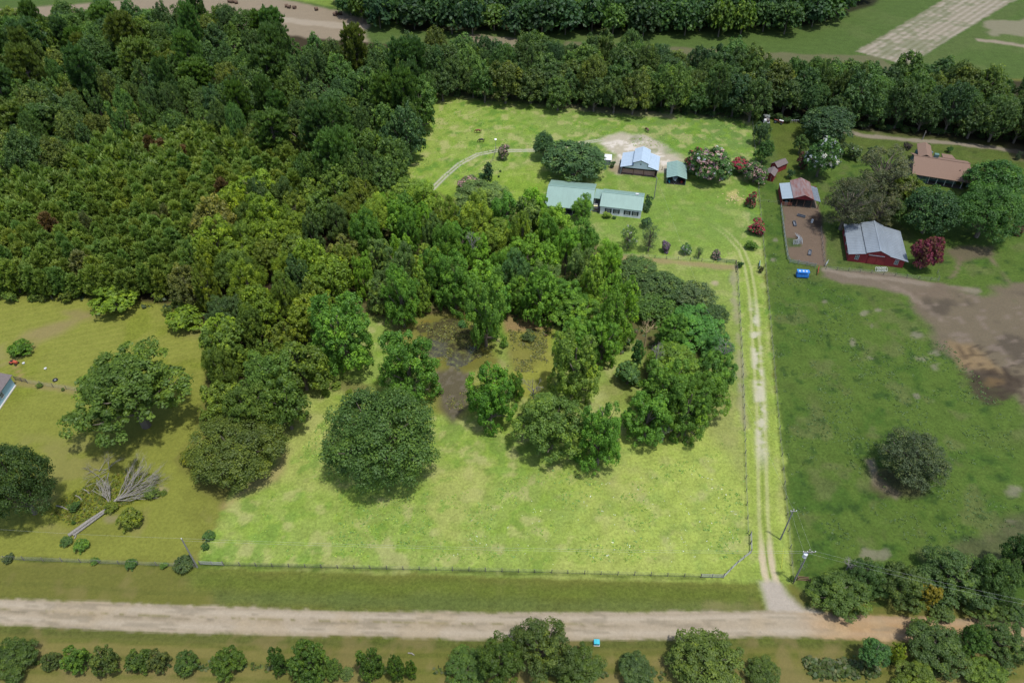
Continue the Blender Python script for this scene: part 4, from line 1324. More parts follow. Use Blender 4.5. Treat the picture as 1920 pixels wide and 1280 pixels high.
wood(mixed, "broadleaf_tree", 6.4, ["roundM", "roundM", "gumM", "oakM", "pineold"], (3.0, 6.6), (5.0, 10.0),
     [(3, "dark green", (.042, .074, .026)), (3, "deep green", (.052, .092, .026)), (1.2, "olive green", (.070, .092, .024)), (1.0, "blue green", (.040, .074, .032)), (.8, "fresh green", (.056, .090, .018))],
     "{} crown in the dark wood", g, kind="mixed", h=11, limit=300)
# tree belt behind the property (kept clear of the drive and the parked farm things)
for px, py in [(1436, 226), (1459, 231), (1489, 229)]:
    TREES.append((*G(px, py), 5.5))
for px in range(1600, 1930, 30):
    TREES.append((*G(px, 252 + (px - 1600) * .105), 4.2))
g = "dark oaks of the belt behind the back fence"
belt = [(805, 88), (905, 80), (915, 92), (1000, 84), (1120, 88), (1240, 96), (1360, 108), (1500, 126), (1640, 128), (1760, 128), (1920, 152), (2120, 175), (2120, 275), (1925, 234), (1780, 209), (1640, 197), (1560, 189), (1405, 177), (1250, 169), (1100, 160), (960, 149), (850, 136), (795, 143)]
wood(belt, "oak_tree", 6.1, ["oakM", "roundM", "roundM"], (3.6, 7.4), (5.6, 10.0),
     [(3, "dark green", (.038, .066, .024)), (3, "deep green", (.048, .084, .025)), (1, "olive green", (.054, .074, .020)), (1, "blue green", (.032, .060, .028))],
     "{} belt oak", g, kind="belt", h=10, limit=290)
# lower bushes that close the woods' edges
g = "undergrowth shrubs along the woods' edge"
for i in range(96):
    t = i / 63
    if i < 26:
        px, py = 5 + t * 63 / 25 * 385, 548 + 12 * math.sin(i * 1.7) + (30 if i > 19 else 0)
        c = (.06, .085, .016)
        lb = "low shrub fringing the plantation above the yellow green field"
    else:
        u = (i - 26) / 69
        px, py = 825 + u * 1095, 170 + u * 88 + 4 * math.sin(i * 2.1)
        c = (.03, .055, .02)
        lb = "low dark shrub under the back tree belt"
    x, y = G(px, py, 1.0)
    if any(math.hypot(x - a, y - b) < q * .6 for a, b, q in TREES[:80]): continue
    tree_at("shrub", "bush", x, y, R.uniform(1.2, 2.2), R.uniform(.9, 1.7), hue(c, .2), lb, g, cat="shrub")
T("bush", "bush", 215, 563, 90, 24, (.085, .13, .014), "bright weedy bank of growth below the plantation edge", cat="bush")
T("bush", "bush", 345, 601, 72, 26, (.085, .13, .014), "second bright weedy bank near the west field corner", cat="bush")
far_wood = [(x, y, R.uniform(5, 7.5), R.uniform(6, 9)) for x, y in scatter([(640, -16), (700, 8), (760, 18), (1000, 22), (1300, 26), (1470, 25), (1560, 0), (1620, -40), (1660, -110), (560, -110)], 10, 8.0, limit=420)]
joined_wood("woodland", far_wood, ["roundM", "oakM"], [(3, (.022, .046, .020)), (2, (.030, .060, .020)), (.7, (.045, .080, .018))], "dark far wood across the top behind the green strip", .11)

# ------------------------------------------------------------------ bare and fallen trees
def branchy(mb, p, d, ln, rad, depth, spread=.55, up=.15, seed=None):
    rr = R
    p = Vector(p); d = Vector(d).normalized()
    mid = p + d * ln * .5 + Vector((rr.gauss(0, .06), rr.gauss(0, .06), rr.gauss(0, .06))) * ln
    e = p + d * ln
    mb.tube([p, mid, e], [rad, rad * .8, rad * .6], 5 if depth > 1 else 3, cap=False)
    if depth == 0: return
    for k in range(3 if depth > 1 else 4):
        nd = (d + Vector((rr.gauss(0, spread), rr.gauss(0, spread), rr.gauss(0, spread) + up))).normalized()
        branchy(mb, p.lerp(e, rr.uniform(.55, 1)), nd, ln * rr.uniform(.55, .8), rad * .55, depth - 1, spread, up)


def snag(px, py, h, crown_r, label, hb=6.0, m=None, lean=(0, 0)):
    """bare treetop whose middle shows at px, py"""
    x, y = G(px, py, hb)
    t = thing("dead_tree", label, "tree", (x, y, 0), 0, "bare grey snags in the grove")
    mb = MB(); mb.tube([(0, 0, 0), (.1, .05, hb * .5), (lean[0] * .5, lean[1] * .5, hb)], [.24, .18, .12], 6)
    mb.build("trunk", m or M_GREYBARK, t)
    b = MB()
    for k in range(5):
        ph = k * 1.3 + R.uniform(0, .5)
        branchy(b, (lean[0] * .5, lean[1] * .5, hb * R.uniform(.75, 1)), (math.cos(ph) * .6 + lean[0] * .2, math.sin(ph) * .6, 1), crown_r * .75, .085, 3, .42)
    b.build("branches", m or M_GREYBARK, t)


snag(1000, 730, 9, 2.4, "pale bare snag left of the yellowish green tree", 7)
snag(1358, 655, 9, 2.2, "tall bare grey snag among the east grove trees", 10, lean=(.5, 0))
snag(1228, 703, 9, 2.2, "white bare snag at the middle of the east grove", 5)
snag(1232, 662, 9, 1.8, "bare grey twigs behind the white snag", 9)
snag(1245, 808, 9, 1.8, "low bare grey snag at the grove's front edge", 3.5)
snag(884, 446, 9, 2.0, "bare pale snag deep in the northern grove", 13)
snag(1130, 772, 9, 1.4, "bare grey tip inside the bright southern tree", 5)
snag(1212, 622, 9, 2.2, "tan leafless treetop above the narrow cedar", 7, mat("tan_twigs", (.34, .26, .14), .9))
snag(44, 212, 9, 2.0, "broken pale dead tree at the left edge of the dark wood", 6)
snag(1592, 1058, 9, 1.2, "faint bare snag above the roadside tree strip", 4)
snag(928, 590, 9, 1.6, "bare grey side branch of the slender pond tree", 5)

# the fallen tree in the west field
ax, ay = G(128, 1003, .4); bx, by = G(200, 955, .5)
ft = thing("fallen_tree", "long grey fallen tree with split trunk and bare fan of branches", "tree", (ax, ay, 0), math.atan2(by - ay, bx - ax))
L_ = math.hypot(bx - ax, by - ay)
MB().tube([(0, 0, .3), (L_ * .5, .15, .45), (L_, .1, .55)], [.34, .30, .24], 8).build("trunk", M_GREYBARK, ft)
MB().tube([(.6, -.55, .22), (L_ * .55, -.35, .3), (L_ * .95, -.25, .45)], [.22, .2, .14], 7).build("split_trunk", M_GREYBARK, ft)
b = MB()
b.tube([(L_, .1, .55), (L_ + 2.5, .5, .9)], [.24, .2], 7)
for k in range(15):
    ph = -0.75 + k * .105
    L2 = R.uniform(4.5, 8.5)
    branchy(b, (L_ + 2.3 + R.uniform(-.4, .6), .5, .7), (math.cos(ph), math.sin(ph), R.uniform(-.04, .1)), L2 * .6, .09, 3, .26, -.03)
for k in range(5):
    branchy(b, (L_ + 1, .3, .6), (math.cos(1.1 + k * .12), math.sin(1.1 + k * .12), .15), 3.2, .09, 2, .28, 0)
b.build("branches", M_GREYBARK, ft)
x, y = G(195, 880, .4)
t = thing("fallen_branch", "separate grey brush of broken limbs beyond the fallen tree", "branch", (x, y, 0))
b = MB()
for k in range(9): branchy(b, (0 + R.uniform(-1, 1.4), R.uniform(-1.5, .6), .25), (math.cos(k * .6 + .8), math.sin(k * .6 + .8), .1), 2.4, .06, 2, .3, 0)
b.build("branches", M_GREYBARK, t)
for px, py, qx, qy, lb in [(158, 918, 168, 926, "short pale log lying in the weeds by the fallen tree"), (142, 929, 154, 938, "thin pale stick lying in the weeds left of the fallen tree"), (106, 948, 128, 956, "curved pale branch lying at the left of the dark bush"), (140, 1010, 143, 1002, "pale stump at the root end of the fallen trunk"), (765, 1224, 777, 1228, "thin pale pole lying on the grass south of the road")]:
    p, q = Vector((*G(px, py), .12)), Vector((*G(qx, qy), .12))
    MB().tube([p, p.lerp(q, .5) + Vector((.1, .1, .05)), q], [.11, .12, .08], 6).build("log", M_GREYBARK, None, label=lb, cat="log")

# ------------------------------------------------------------------ buildings
GREENM = mat("green_metal_roofing", A(146, 178, 166, 2.05), .42, .0, .07, 1.2, spec=.5, streak=(1, .1, 1))
WHITEM = mat("white_metal_roofing", A(192, 212, 228, 1.95), .38, .0, .07, 1.0, spec=.5)
GREYM = mat("grey_metal_roofing", A(140, 150, 158, 1.7), .42, .1, .12, .8, spec=.5, streak=(1, .3, 1))
RUSTM = mat("rusty_metal_roofing", A(150, 140, 140), .75, 0, .3, 1.1, dirt=(.13, .05, .04), streak=(1, .35, 1))
PATCHM = mat("patchy_metal_roofing", A(140, 150, 160), .7, 0, .3, 2.5, dirt=(.06, .08, .10))
SHINGLE = mat("tan_shingles", A(150, 125, 109), .95, 0, .16, 9, bump=.4, spec=.1)
SIDING = mat("white_siding", (.58, .60, .62), .6, 0, .05, 2)
REDW = mat("red_painted_boards", (.19, .022, .024), .8, 0, .3, 2.5, streak=(3, 3, .4))
TEAL = mat("teal_siding", A(104, 138, 132), .7, 0, .08, 2)
BLUEW = mat("pale_blue_siding", (.24, .38, .44), .6, 0, .06, 2)
WOODB = mat("stained_stall_boards", (.40, .24, .18), .85, 0, .2, 3)
DARKW = mat("weathered_dark_timber", (.055, .045, .038), .9, 0, .3, 5)
BROWNP = mat("brown_posts", (.11, .06, .04), .85, 0, .3, 5)
SLATE = mat("dark_deck", (.05, .055, .07), .7, 0, .2, 4)
GLASS = mat("window_glass", (.035, .05, .055), .08, 0, .2, 2, spec=.8)
TRIM = mat("white_trim", (.40, .41, .41), .6, 0, .05, 3)
SHUT = mat("dark_green_shutters", (.012, .022, .022), .7, 0, .1, 3)
CONC = mat("pale_concrete", (.34, .32, .29), .9, 0, .15, 3)
DIRT = mat("stall_dirt", (.10, .08, .06), .98, 0, .3, 2)
STEEL = mat("galvanised_steel", (.26, .28, .29), .45, .3, .15, 4)
BLACKR = mat("black_rubber", (.015, .015, .016), .8, 0, .2, 4)


def frame_at(name, label, cat, fl, fr, group=None):
    """root at the front left ground corner, x along the front, y away; returns root and width"""
    a, b = Vector(G(*fl)), Vector(G(*fr))
    d = b - a
    return thing(name, label, cat, (a.x, a.y, 0), math.atan2(d.y, d.x), group), d.length


def seams(q, step, along, parent, m, hh=.045, w=.05):
    """raised ribs on a sloping roof sheet q = (low-left, low-right, high-right, high-left)"""
    a, b, c, d = map(Vector, q)
    n = max(2, int((b - a).length / step))
    nr = (b - a).cross(d - a).normalized()
    if nr.z < 0: nr = -nr
    u = (b - a).normalized() * w / 2
    mb = MB()
    for i in range(1, n):
        p, s = a.lerp(b, i / n), d.lerp(c, i / n)
        mb.slab([p - u + nr * hh, p + u + nr * hh, s + u + nr * hh, s - u + nr * hh], hh + .004)
    return mb.build("roof_seam", m, parent, kind="stuff")


def roof_sheet(name, q, th, m, parent, step=.6):
    mb = MB().slab(q, th)
    o = mb.build(name, m, parent)
    if step: seams(q, step, 0, o, m)
    return o


def window(parent, x, y, z, w, h, shut=False, face='front', mullions=True, fm=None):
    """window proud of the wall plane y (front) or x (left / right)"""
    fm = fm or TRIM
    o = MB()
    t = .07
    def B(u0, z0, u1, z1, d0, d1):
        if face == 'front': return (x + u0, y - d1, z + z0, x + u1, y - d0, z + z1)
        if face == 'left': return (x - d1, y + u0, z + z0, x - d0, y + u1, z + z1)
        return (x + d0, y + u0, z + z0, x + d1, y + u1, z + z1)
    o.box(*B(-w / 2 - t, -t, w / 2 + t, 0, .003, .07)); o.box(*B(-w / 2 - t, h, w / 2 + t, h + t, .003, .07))
    o.box(*B(-w / 2 - t, 0, -w / 2, h, .003, .065)); o.box(*B(w / 2, 0, w / 2 + t, h, .003, .065))
    f = o.build("window", fm, parent)
    wbox("pane", GLASS, f, *B(-w / 2, 0, w / 2, h, .004, .02))
    if mullions:
        mm = MB()
        mm.box(*B(-.03, 0, .03, h, .021, .045)); mm.box(*B(-w / 2, h / 2 - .03, w / 2, h / 2 + .03, .021, .047))
        for k in (-.25, .25): mm.box(*B(w * k - .015, 0, w * k + .015, h, .021, .040))
        mm.build("muntin", fm, f)
    if shut:
        for s in (-1, 1):
            c = s * (w / 2 + t + .24)
            wbox("shutter", SHUT, parent, *B(c - .22, -.05, c + .22, h + .05, .004, .06))
    return f


# 1. white house, right hand block
hs, Wd = frame_at("white_house", "white sided house with pale green metal roof and four shuttered windows", "house", (1124.5, 401), (1200.5, 410))
D, wh, ridge = 9.2, 2.7, 1.75
wbox("wall", SIDING, hs, 0, 0, 0, Wd, D, wh)
MB().prism_x([(0, wh + .002), (D, wh + .002), (D / 2, wh + ridge - .1)], .001, Wd - .001).build("gable_wall", SIDING, hs)
ov, e = .22, .18
rz = wh + ridge + .12
sl = ridge / (D / 2)
roof_sheet("roof", [(-ov, -ov, rz - (D / 2 + ov) * sl), (Wd + ov, -ov, rz - (D / 2 + ov) * sl), (Wd + ov, D / 2, rz), (-ov, D / 2, rz)], .12, GREENM, hs)
roof_sheet("roof", [(-ov, D + ov, rz - (D / 2 + ov) * sl), (Wd + ov, D + ov, rz - (D / 2 + ov) * sl), (Wd + ov, D / 2 + .01, rz), (-ov, D / 2 + .01, rz)], .12, GREENM, hs)
wbox("ridge_cap", GREENM, hs, -ov, D / 2 - .18, rz - .02, Wd + ov, D / 2 + .18, rz + .05)
for fx in (.20, .40, .665, .86): window(hs, Wd * fx, 0, .85, .85, 1.25, True)
wbox("roof_vent", TRIM, hs, Wd * .80, D / 2 + .3, rz - .2, Wd * .80 + .9, D / 2 + .8, rz + .35)
# 2. larger left house
h2, W2 = frame_at("farmhouse", "larger house block with broad pale green metal roof and shaded front porch", "house", (1024, 399), (1106, 407))
D2, wh2 = 13.5, 2.7
wbox("wall", SIDING, h2, 0, 2.4, 0, W2, D2, wh2)
ridge2 = 2.3; rz2 = wh2 + ridge2 + .12; sl2 = ridge2 / (D2 / 2)
MB().prism_x([(2.4, wh2 + .002), (D2, wh2 + .002), (D2 / 2, wh2 + ridge2 - .1), (2.4, wh2 + .3)], .001, W2 - .001).build("gable_wall", SIDING, h2)
lo = rz2 - (D2 / 2 + .5) * sl2
roof_sheet("roof", [(-.5, -.5, lo), (W2 + .5, -.5, lo), (W2 + .5, D2 / 2, rz2), (-.5, D2 / 2, rz2)], .12, GREENM, h2)
roof_sheet("roof", [(-.5, D2 + .5, lo), (W2 + .5, D2 + .5, lo), (W2 + .5, D2 / 2 + .01, rz2), (-.5, D2 / 2 + .01, rz2)], .12, GREENM, h2)
wbox("ridge_cap", GREENM, h2, -.5, D2 / 2 - .18, rz2 - .02, W2 + .5, D2 / 2 + .18, rz2 + .05)
wbox("porch_floor", SLATE, h2, -.1, -.2, 0, W2 + .1, 2.39, .35)
for k in range(6): wbox("porch_post", TRIM, h2, .1 + k * (W2 - .3) / 5, -.05, .35, .22 + k * (W2 - .3) / 5, .07, lo + .02)
mb = MB()
for k in range(40): mb.box(.2 + k * (W2 - .4) / 40, -.02, .45, .24 + k * (W2 - .4) / 40, .02, 1.2)
mb.box(.2, -.03, 1.2, W2 - .2, .03, 1.27)
mb.build("porch_railing", DARKW, h2, kind="stuff")
for fx in (.2, .45, .72): window(h2, W2 * fx, 2.4, 1.1, 1.0, 1.2)
# breezeway between them
bw, Wb = frame_at("breezeway", "low green roofed breezeway joining the two house blocks over a dark deck", "walkway", (1110.5, 397), (1123, 398.5))
wbox("deck", SLATE, bw, 0, 0, 0, Wb, 6, .4)
roof_sheet("roof", [(-.2, 3.4, 2.5), (Wb + .1, 3.4, 2.5), (Wb + .1, 8, 2.9), (-.2, 8, 2.9)], .1, GREENM, bw, .5)
for x in (.1, Wb - .2):
    wbox("post", TRIM, bw, x, 3.5, .4, x + .12, 3.62, 2.42); wbox("post", TRIM, bw, x, 7.6, .4, x + .12, 7.72, 2.75)
MB().box(.3, .1, .4, Wb - .3, .16, 1.2).build("railing", DARKW, bw)
t = thing("patio_bench", "small pale bench on the dark breezeway deck", "bench", (0, 0, 0)); t.parent = None
x, y = G(1116.5, 388.5, .4); t.location = (x, y, .4); t.rotation_euler.z = -.1
wbox("seat", mat("pale_yellow_cushion", (.5, .48, .28), .9), t, -.6, -.25, .35, .6, .25, .45); wbox("backrest", TRIM, t, -.6, .25, .45, .6, .32, .95)
for sx in (-.55, .47): wbox("leg", TRIM, t, sx, -.2, 0, sx + .08, .2, .35)

# 3. white roofed horse barn with raised centre
bn, Wn = frame_at("horse_barn", "white roofed horse barn with raised centre gable bearing a dark star", "barn", (1163.5, 326.5), (1230.5, 333.5))
DB = 8.6
c0, c1 = Wn * .33, Wn * .72; cm = (c0 + c1) / 2
eh, ch, chr_ = 2.7, 4.6, 5.6
eo = .35
# side roofs and the centre roof, ridge running away from the camera
roof_sheet("side_roof", [(-eo, -eo, eh), (-eo, DB, eh), (c0 - .02, DB, 3.75), (c0 - .02, -eo, 3.75)], .1, WHITEM, bn)
roof_sheet("side_roof", [(Wn + eo, DB, eh), (Wn + eo, -eo, eh), (c1 + .02, -eo, 3.75), (c1 + .02, DB, 3.75)], .1, WHITEM, bn)
roof_sheet("centre_roof", [(c0 - .3, -eo - .1, ch), (c0 - .3, DB, ch), (cm, DB, chr_), (cm, -eo - .1, chr_)], .1, WHITEM, bn)
roof_sheet("centre_roof", [(c1 + .3, DB, ch), (c1 + .3, -eo - .1, ch), (cm + .01, -eo - .1, chr_), (cm + .01, DB, chr_)], .1, WHITEM, bn)
WB2 = mat("barn_white_cladding", (.55, .60, .64), .6, 0, .05, 2)
mb = MB(); mb.prism([(0.05, eh - .12), (Wn - .05, eh - .12), (Wn - .05, eh - .02), (c1, 3.62), (c1, ch - .02), (cm, chr_ - .13), (c0, ch - .02), (c0, 3.62), (.05, eh - .02)], -.1, .02)
mb.build("gable_wall", WB2, bn)
DT = mat("dark_trim", (.04, .05, .06), .6)
mb = MB()
for p, q in (((c0 - .3, ch), (cm, chr_)), ((cm, chr_), (c1 + .3, ch)), ((-eo, eh), (c0, 3.75)), ((c1, 3.75), (Wn + eo, eh))):
    mb.slab([(p[0], -eo - .16, p[1] + .03), (q[0], -eo - .16, q[1] + .03), (q[0], -eo - .105, q[1] + .03), (p[0], -eo - .105, p[1] + .03)], .2)
mb.box(c0 - .06, -.16, 3.62, c0 + .06, -.105, ch - .1); mb.box(c1 - .06, -.16, 3.62, c1 + .06, -.105, ch - .1)
mb.build("trim", DT, bn)
st = []
for k in range(10):
    rr_ = .38 if k % 2 == 0 else .15; an = math.pi / 2 + k * math.pi / 5
    st.append((cm + rr_ * math.cos(an), 4.1 + rr_ * math.sin(an)))
mb = MB(); mb.prism(st, -.14, -.103); mb.build("star", DT, bn)
for k, fx in enumerate((.02, .33, .62, .93, .985)): 
    wbox("post", BROWNP, bn, Wn * fx, -.08, 0, Wn * fx + .2, .12, eh - .13)
mb = MB(); mb.box(-.01, DB - .1, 0, Wn, DB, 2.6); mb.build("back_wall", WOODB, bn)
wbox("side_wall", WB2, bn, -.05, .15, 0, .05, DB - .11, 2.6); wbox("side_wall", WB2, bn, Wn - .05, .15, 0, Wn + .05, DB - .11, 2.6)
for x0, x1 in ((.3, Wn * .33), (Wn * .33 + .25, Wn * .62), (Wn * .62 + .25, Wn * .93)):
    for k in range(4): wbox("stall_board", WOODB, bn, x0, 1.0, .08 + k * .36, x1, 1.06, .40 + k * .36)
for fx in (.34, .63): wbox("stall_partition", DARKW, bn, Wn * fx, 1.1, 0, Wn * fx + .08, DB - .2, 1.7)
wbox("floor", DIRT, bn, .06, .16, .01, Wn - .06, DB - .12, .04)
wbox("feed_bin", STEEL, bn, 1.2, 1.6, .04, 2.2, 2.3, 1.0)
# 4. carport with boat
cp, Wc = frame_at("carport", "green gable roofed carport open at the front sheltering a boat", "carport", (1249, 345), (1284.5, 348))
DC, hc_ = 9.0, 2.35
for x, n in ((0.0, 1), (Wc, -1)):
    q = [(x - .2 * n, -.3, hc_), (x - .2 * n, DC, hc_), (Wc / 2 + (.005 if n < 0 else 0), DC, hc_ + .95), (Wc / 2 + (.005 if n < 0 else 0), -.3, hc_ + .95)]
    roof_sheet("roof", q if n > 0 else [q[1], q[0], q[3], q[2]], .06, GREENM, cp, .9)
    w_ = MB(); w_.box(x - .04, 0, .1, x + .04, DC, hc_ - .05); w_.build("side_panel", mat("carport_green_side", A(70, 110, 108), .5), cp)
mb = MB(); mb.prism([(0.05, 0), (Wc - .05, 0), (Wc - .05, hc_ - .08), (Wc / 2, hc_ + .85), (.05, hc_ - .08)], DC - .08, DC - .02); mb.build("back_panel", GREENM, cp)
for x in (0.06, Wc - .12):
    for y_ in (0, 4.2, 8.6): wbox("post", STEEL, cp, x, y_, 0, x + .06, y_ + .08, hc_ - .06)
wbox("floor", DIRT, cp, .1, .1, .008, Wc - .1, DC - .1, .02)
bp = cp.matrix_basis @ Vector((Wc * .44, 0.5, 0))
bt = thing("boat", "white motor boat on its trailer nose out of the green carport", "boat", (bp.x, bp.y, 0), cp.rotation_euler.z)
BW = mat("boat_white_gelcoat", (.62, .66, .70), .25, 0, .03, 2, spec=.6)
sec = [(0, .05, .95), (.6, .55, .8), (1.5, .9, .72), (3.2, 1.02, .62), (5.2, .98, .6)]
v, f = [], []
for y_, w, zk in sec:
    v += [(-w, y_, 1.35), (-w * .8, y_, zk + .18), (0, y_, zk - .1), (w * .8, y_, zk + .18), (w, y_, 1.35)]
for i in range(4):
    for k in range(4): f.append((i * 5 + k, i * 5 + k + 1, i * 5 + 6 + k, i * 5 + 5 + k))
f.append((20, 21, 22, 23, 24)); f.append((0, 4, 3, 2, 1))
MB().add(v, f).build("hull", BW, bt)
MB().add([(s * w * .93, y_, 1.28) for y_, w, _ in sec for s in (-1, 1)], [(2 * i, 2 * i + 1, 2 * i + 3, 2 * i + 2) for i in range(4)]).build("deck", BW, bt)
MB().slab([(-.7, 1.9, 1.62), (.7, 1.9, 1.62), (.6, 2.2, 2.3), (-.6, 2.2, 2.3)], .05).build("windscreen", GLASS, bt)
wbox("console", mat("boat_console_grey", (.25, .28, .30), .5), bt, -.5, 2.2, 1.28, .5, 2.9, 1.7)
for s in (-1, 1): wbox("seat", mat("boat_seat_blue_grey", (.12, .15, .2), .7), bt, s * .35 - .22, 3.3, 1.28, s * .35 + .22, 3.8, 1.75)
mb = MB(); mb.tube([(-.75, 5, .5), (-.75, 1.2, .5), (0, -1.0, .5), (.75, 1.2, .5), (.75, 5, .5)], .05, 6); mb.tube([(-1, 4, .45), (1, 4, .45)], .05, 6)
mb.build("trailer_frame", STEEL, bt)
for s in (-1, 1): MB().tube([(s * 1.12, 4, .33), (s * .95, 4, .33)], .33, 12).build("wheel", BLACKR, bt)
q = cp.matrix_basis @ Vector((.75, 1.2, 0))
t = thing("kayak", "teal kayak standing at the left side of the carport", "kayak", (q.x, q.y, .1), cp.rotation_euler.z + .15)
KT = mat("teal_plastic", (.03, .22, .26), .4)
MB().tube([(0, -1.3, .45), (0, -.6, .42), (0, .6, .40), (0, 1.5, .42), (0, 2.1, .5)], [.05, .3, .36, .28, .05], 10).build("hull", KT, t)
wbox("seat", BLACKR, t, -.2, .1, .70, .2, .6, .80)
q = cp.matrix_basis @ Vector((Wc * .8, 1.6, 0))
t = thing("lawn_mower", "dark red riding mower parked at the right in the carport", "mower", (q.x, q.y, 0), cp.rotation_euler.z)
RP = mat("red_machine_paint", (.22, .02, .02), .4, spec=.5)
wbox("hood", RP, t, -.3, -.9, .4, .3, -.1, .8); wbox("deck", BLACKR, t, -.55, -.1, .15, .55, .6, .38); wbox("seat", BLACKR, t, -.25, .2, .6, .25, .6, .7)
MB().tube([(0, -.1, .8), (0, .1, 1.0)], .03, 6).build("steering_column", BLACKR, t)
for sx in (-.45, .45):
    for sy, rr_ in ((-.6, .2), (.5, .26)): MB().tube([(sx - .08, sy, rr_), (sx + .08, sy, rr_)], rr_, 10).build("wheel", BLACKR, t)


# 5. two little red sheds
def shed(fl, fr, depth, wh, rise, label, roofm, grp):
    r, w = frame_at("red_shed", label, "shed", fl, fr, grp)
    wbox("wall", REDW, r, 0, 0, 0, w, depth, wh)
    MB().prism([(0, wh + .002), (w, wh + .002), (w / 2, wh + rise)], .0, depth).build("gable_wall", REDW, r)
    sl = rise / (w / 2)
    for n in (-1, 1):
        x0 = w / 2 + n * (w / 2 + .2)
        q = [(x0, -.2, wh + .08 - .2 * sl), (x0, depth + .2, wh + .08 - .2 * sl), (w / 2 + n * .005, depth + .2, wh + rise + .08), (w / 2 + n * .005, -.2, wh + rise + .08)]
        MB().slab(q if n < 0 else q[::-1], .07).build("roof", roofm, r)
    wbox("door", mat("dark_red_door", (.10, .014, .014), .7), r, w * .32, -.05, .05, w * .68, -.004, 1.9)
    for x in (w * .30, w * .68): wbox("door_trim", TRIM, r, x, -.07, .05, x + .05, -.052, 1.95)
    return r


GS = mat("worn_grey_roofing", A(128, 118, 116), .85, 0, .15, 3)
shed((1443, 318.5), (1455, 325), 4.6, 2.2, .9, "farther small red shed with weathered grey gable roof", GS, "little red sheds beside the property line")
shed((1433, 337.5), (1448.5, 341.5), 4.0, 2.1, .8, "nearer small red shed half hidden by the greyish pink myrtle", GS, "little red sheds beside the property line")

# 6. rusty roofed open barn
rb, Wr = frame_at("rusty_barn", "open fronted barn with rusty gable roof and pale lean-to wings", "barn", (1464, 385), (1533, 391))
DR = 8.4; l0, l1 = Wr * .29, Wr * .80; lm_ = (l0 + l1) / 2
roof_sheet("lean_to_roof", [(-.2, -.3, 2.4), (-.2, DR, 2.4), (l0 - .02, DR, 3.0), (l0 - .02, -.3, 3.0)], .08, mat("pale_grey_roofing", A(136, 150, 158, 1.3), .5, 0, .06, 1), rb)
roof_sheet("gable_roof", [(l0 - .25, -.6, 3.15), (l0 - .25, DR + .9, 3.15), (lm_, DR + .9, 4.4), (lm_, -.6, 4.4)], .08, RUSTM, rb)
roof_sheet("gable_roof", [(l1 + .25, DR + .9, 3.15), (l1 + .25, -.6, 3.15), (lm_ + .005, -.6, 4.4), (lm_ + .005, DR + .9, 4.4)], .08, RUSTM, rb)
roof_sheet("lean_to_roof", [(Wr + .2, DR - .8, 2.4), (Wr + .2, -.3, 2.4), (l1 + .02, -.3, 3.0), (l1 + .02, DR - .8, 3.0)], .08, PATCHM, rb)
MB().prism([(l0 - .1, 2.75), (l1 + .1, 2.75), (l1 + .1, 3.12), (lm_, 4.28), (l0 - .1, 3.12)], -.35, -.28).build("gable_board", REDW, rb)
wbox("back_wall", REDW, rb, .0, DR - .1, 0, Wr, DR, 2.4); wbox("side_wall", REDW, rb, -.05, .5, 0, .05, DR - .12, 2.35)
for k in range(6): wbox("post", BROWNP, rb, k * (Wr - .15) / 5, -.2, 0, k * (Wr - .15) / 5 + .15, -.05, 2.35)
for k in range(3): wbox("rail", mat("rusty_pen_rail", (.22, .08, .05), .8), rb, .1, -.28, .4 + k * .4, l0 - .1, -.21, .5 + k * .4)
wbox("partition", DARKW, rb, l0, .2, 0, l0 + .1, DR - .2, 2.6)
wbox("floor", DIRT, rb, .06, .0, .012, Wr, DR - .12, .03)
q = rb.matrix_basis @ Vector((l0 * .5, .9, 0))
t = thing("water_tank", "teal water tank under the pale lean-to roof", "tank", (q.x, q.y, 0))
MB().tube([(0, 0, 0), (0, 0, 1.0)], .55, 14).build("tank", mat("teal_tank_plastic", (.06, .22, .20), .45), t); MB().tube([(0, 0, 1.0), (0, 0, 1.12)], .2, 10).build("lid", TRIM, t)

# 7. red barn
rd, Wq = frame_at("red_barn", "red barn with wide grey metal roof and sliding front doors", "barn", (1588, 489), (1691.5, 502.5))
DQ = 13.6; a0, a1 = Wq * .285, Wq * .70; am = (a0 + a1) / 2 + .2
wl, wi, wr_ = 2.6, 3.45, 4.6
wbox("wall", REDW, rd, 0, 0, 0, Wq, DQ, wl - .15)
MB().prism([(0, wl - .147), (Wq, wl - .147), (a1, wi - .24), (am, wr_ - .12), (a0, wi - .24)], .001, DQ - .001).build("gable_wall", REDW, rd)
roof_sheet("side_roof", [(-.35, -.45, wl - .12), (-.35, DQ + .4, wl - .12), (a0 - .03, DQ + .4, wi - .12), (a0 - .03, -.45, wi - .12)], .08, GREYM, rd, .75)
roof_sheet("side_roof", [(Wq + .7, DQ + .4, wl - .2), (Wq + .7, -.45, wl - .2), (a1 + .03, -.45, wi - .08), (a1 + .03, DQ + .4, wi - .08)], .08, GREYM, rd, .75)
roof_sheet("gable_roof", [(a0 - .1, -.45, wi + .12), (a0 - .1, DQ + .4, wi + .12), (am, DQ + .4, wr_ + .1), (am, -.45, wr_ + .1)], .08, GREYM, rd, .75)
roof_sheet("gable_roof", [(a1 + .1, DQ + .4, wi + .06), (a1 + .1, -.45, wi + .06), (am + .005, -.45, wr_ + .1), (am + .005, DQ + .4, wr_ + .1)], .08, GREYM, rd, .75)
wbox("roof_valley_flashing", mat("dark_flashing", (.05, .055, .06), .6), rd, a0 - .14, -.46, wi - .04, a0 - .03, DQ + .41, wi + .07)
wbox("ridge_cap", GREYM, rd, am - .16, -.46, wr_ + .08, am + .16, DQ + .41, wr_ + .16)
DD = mat("barn_door_red", (.15, .018, .018), .75, 0, .2, 3)
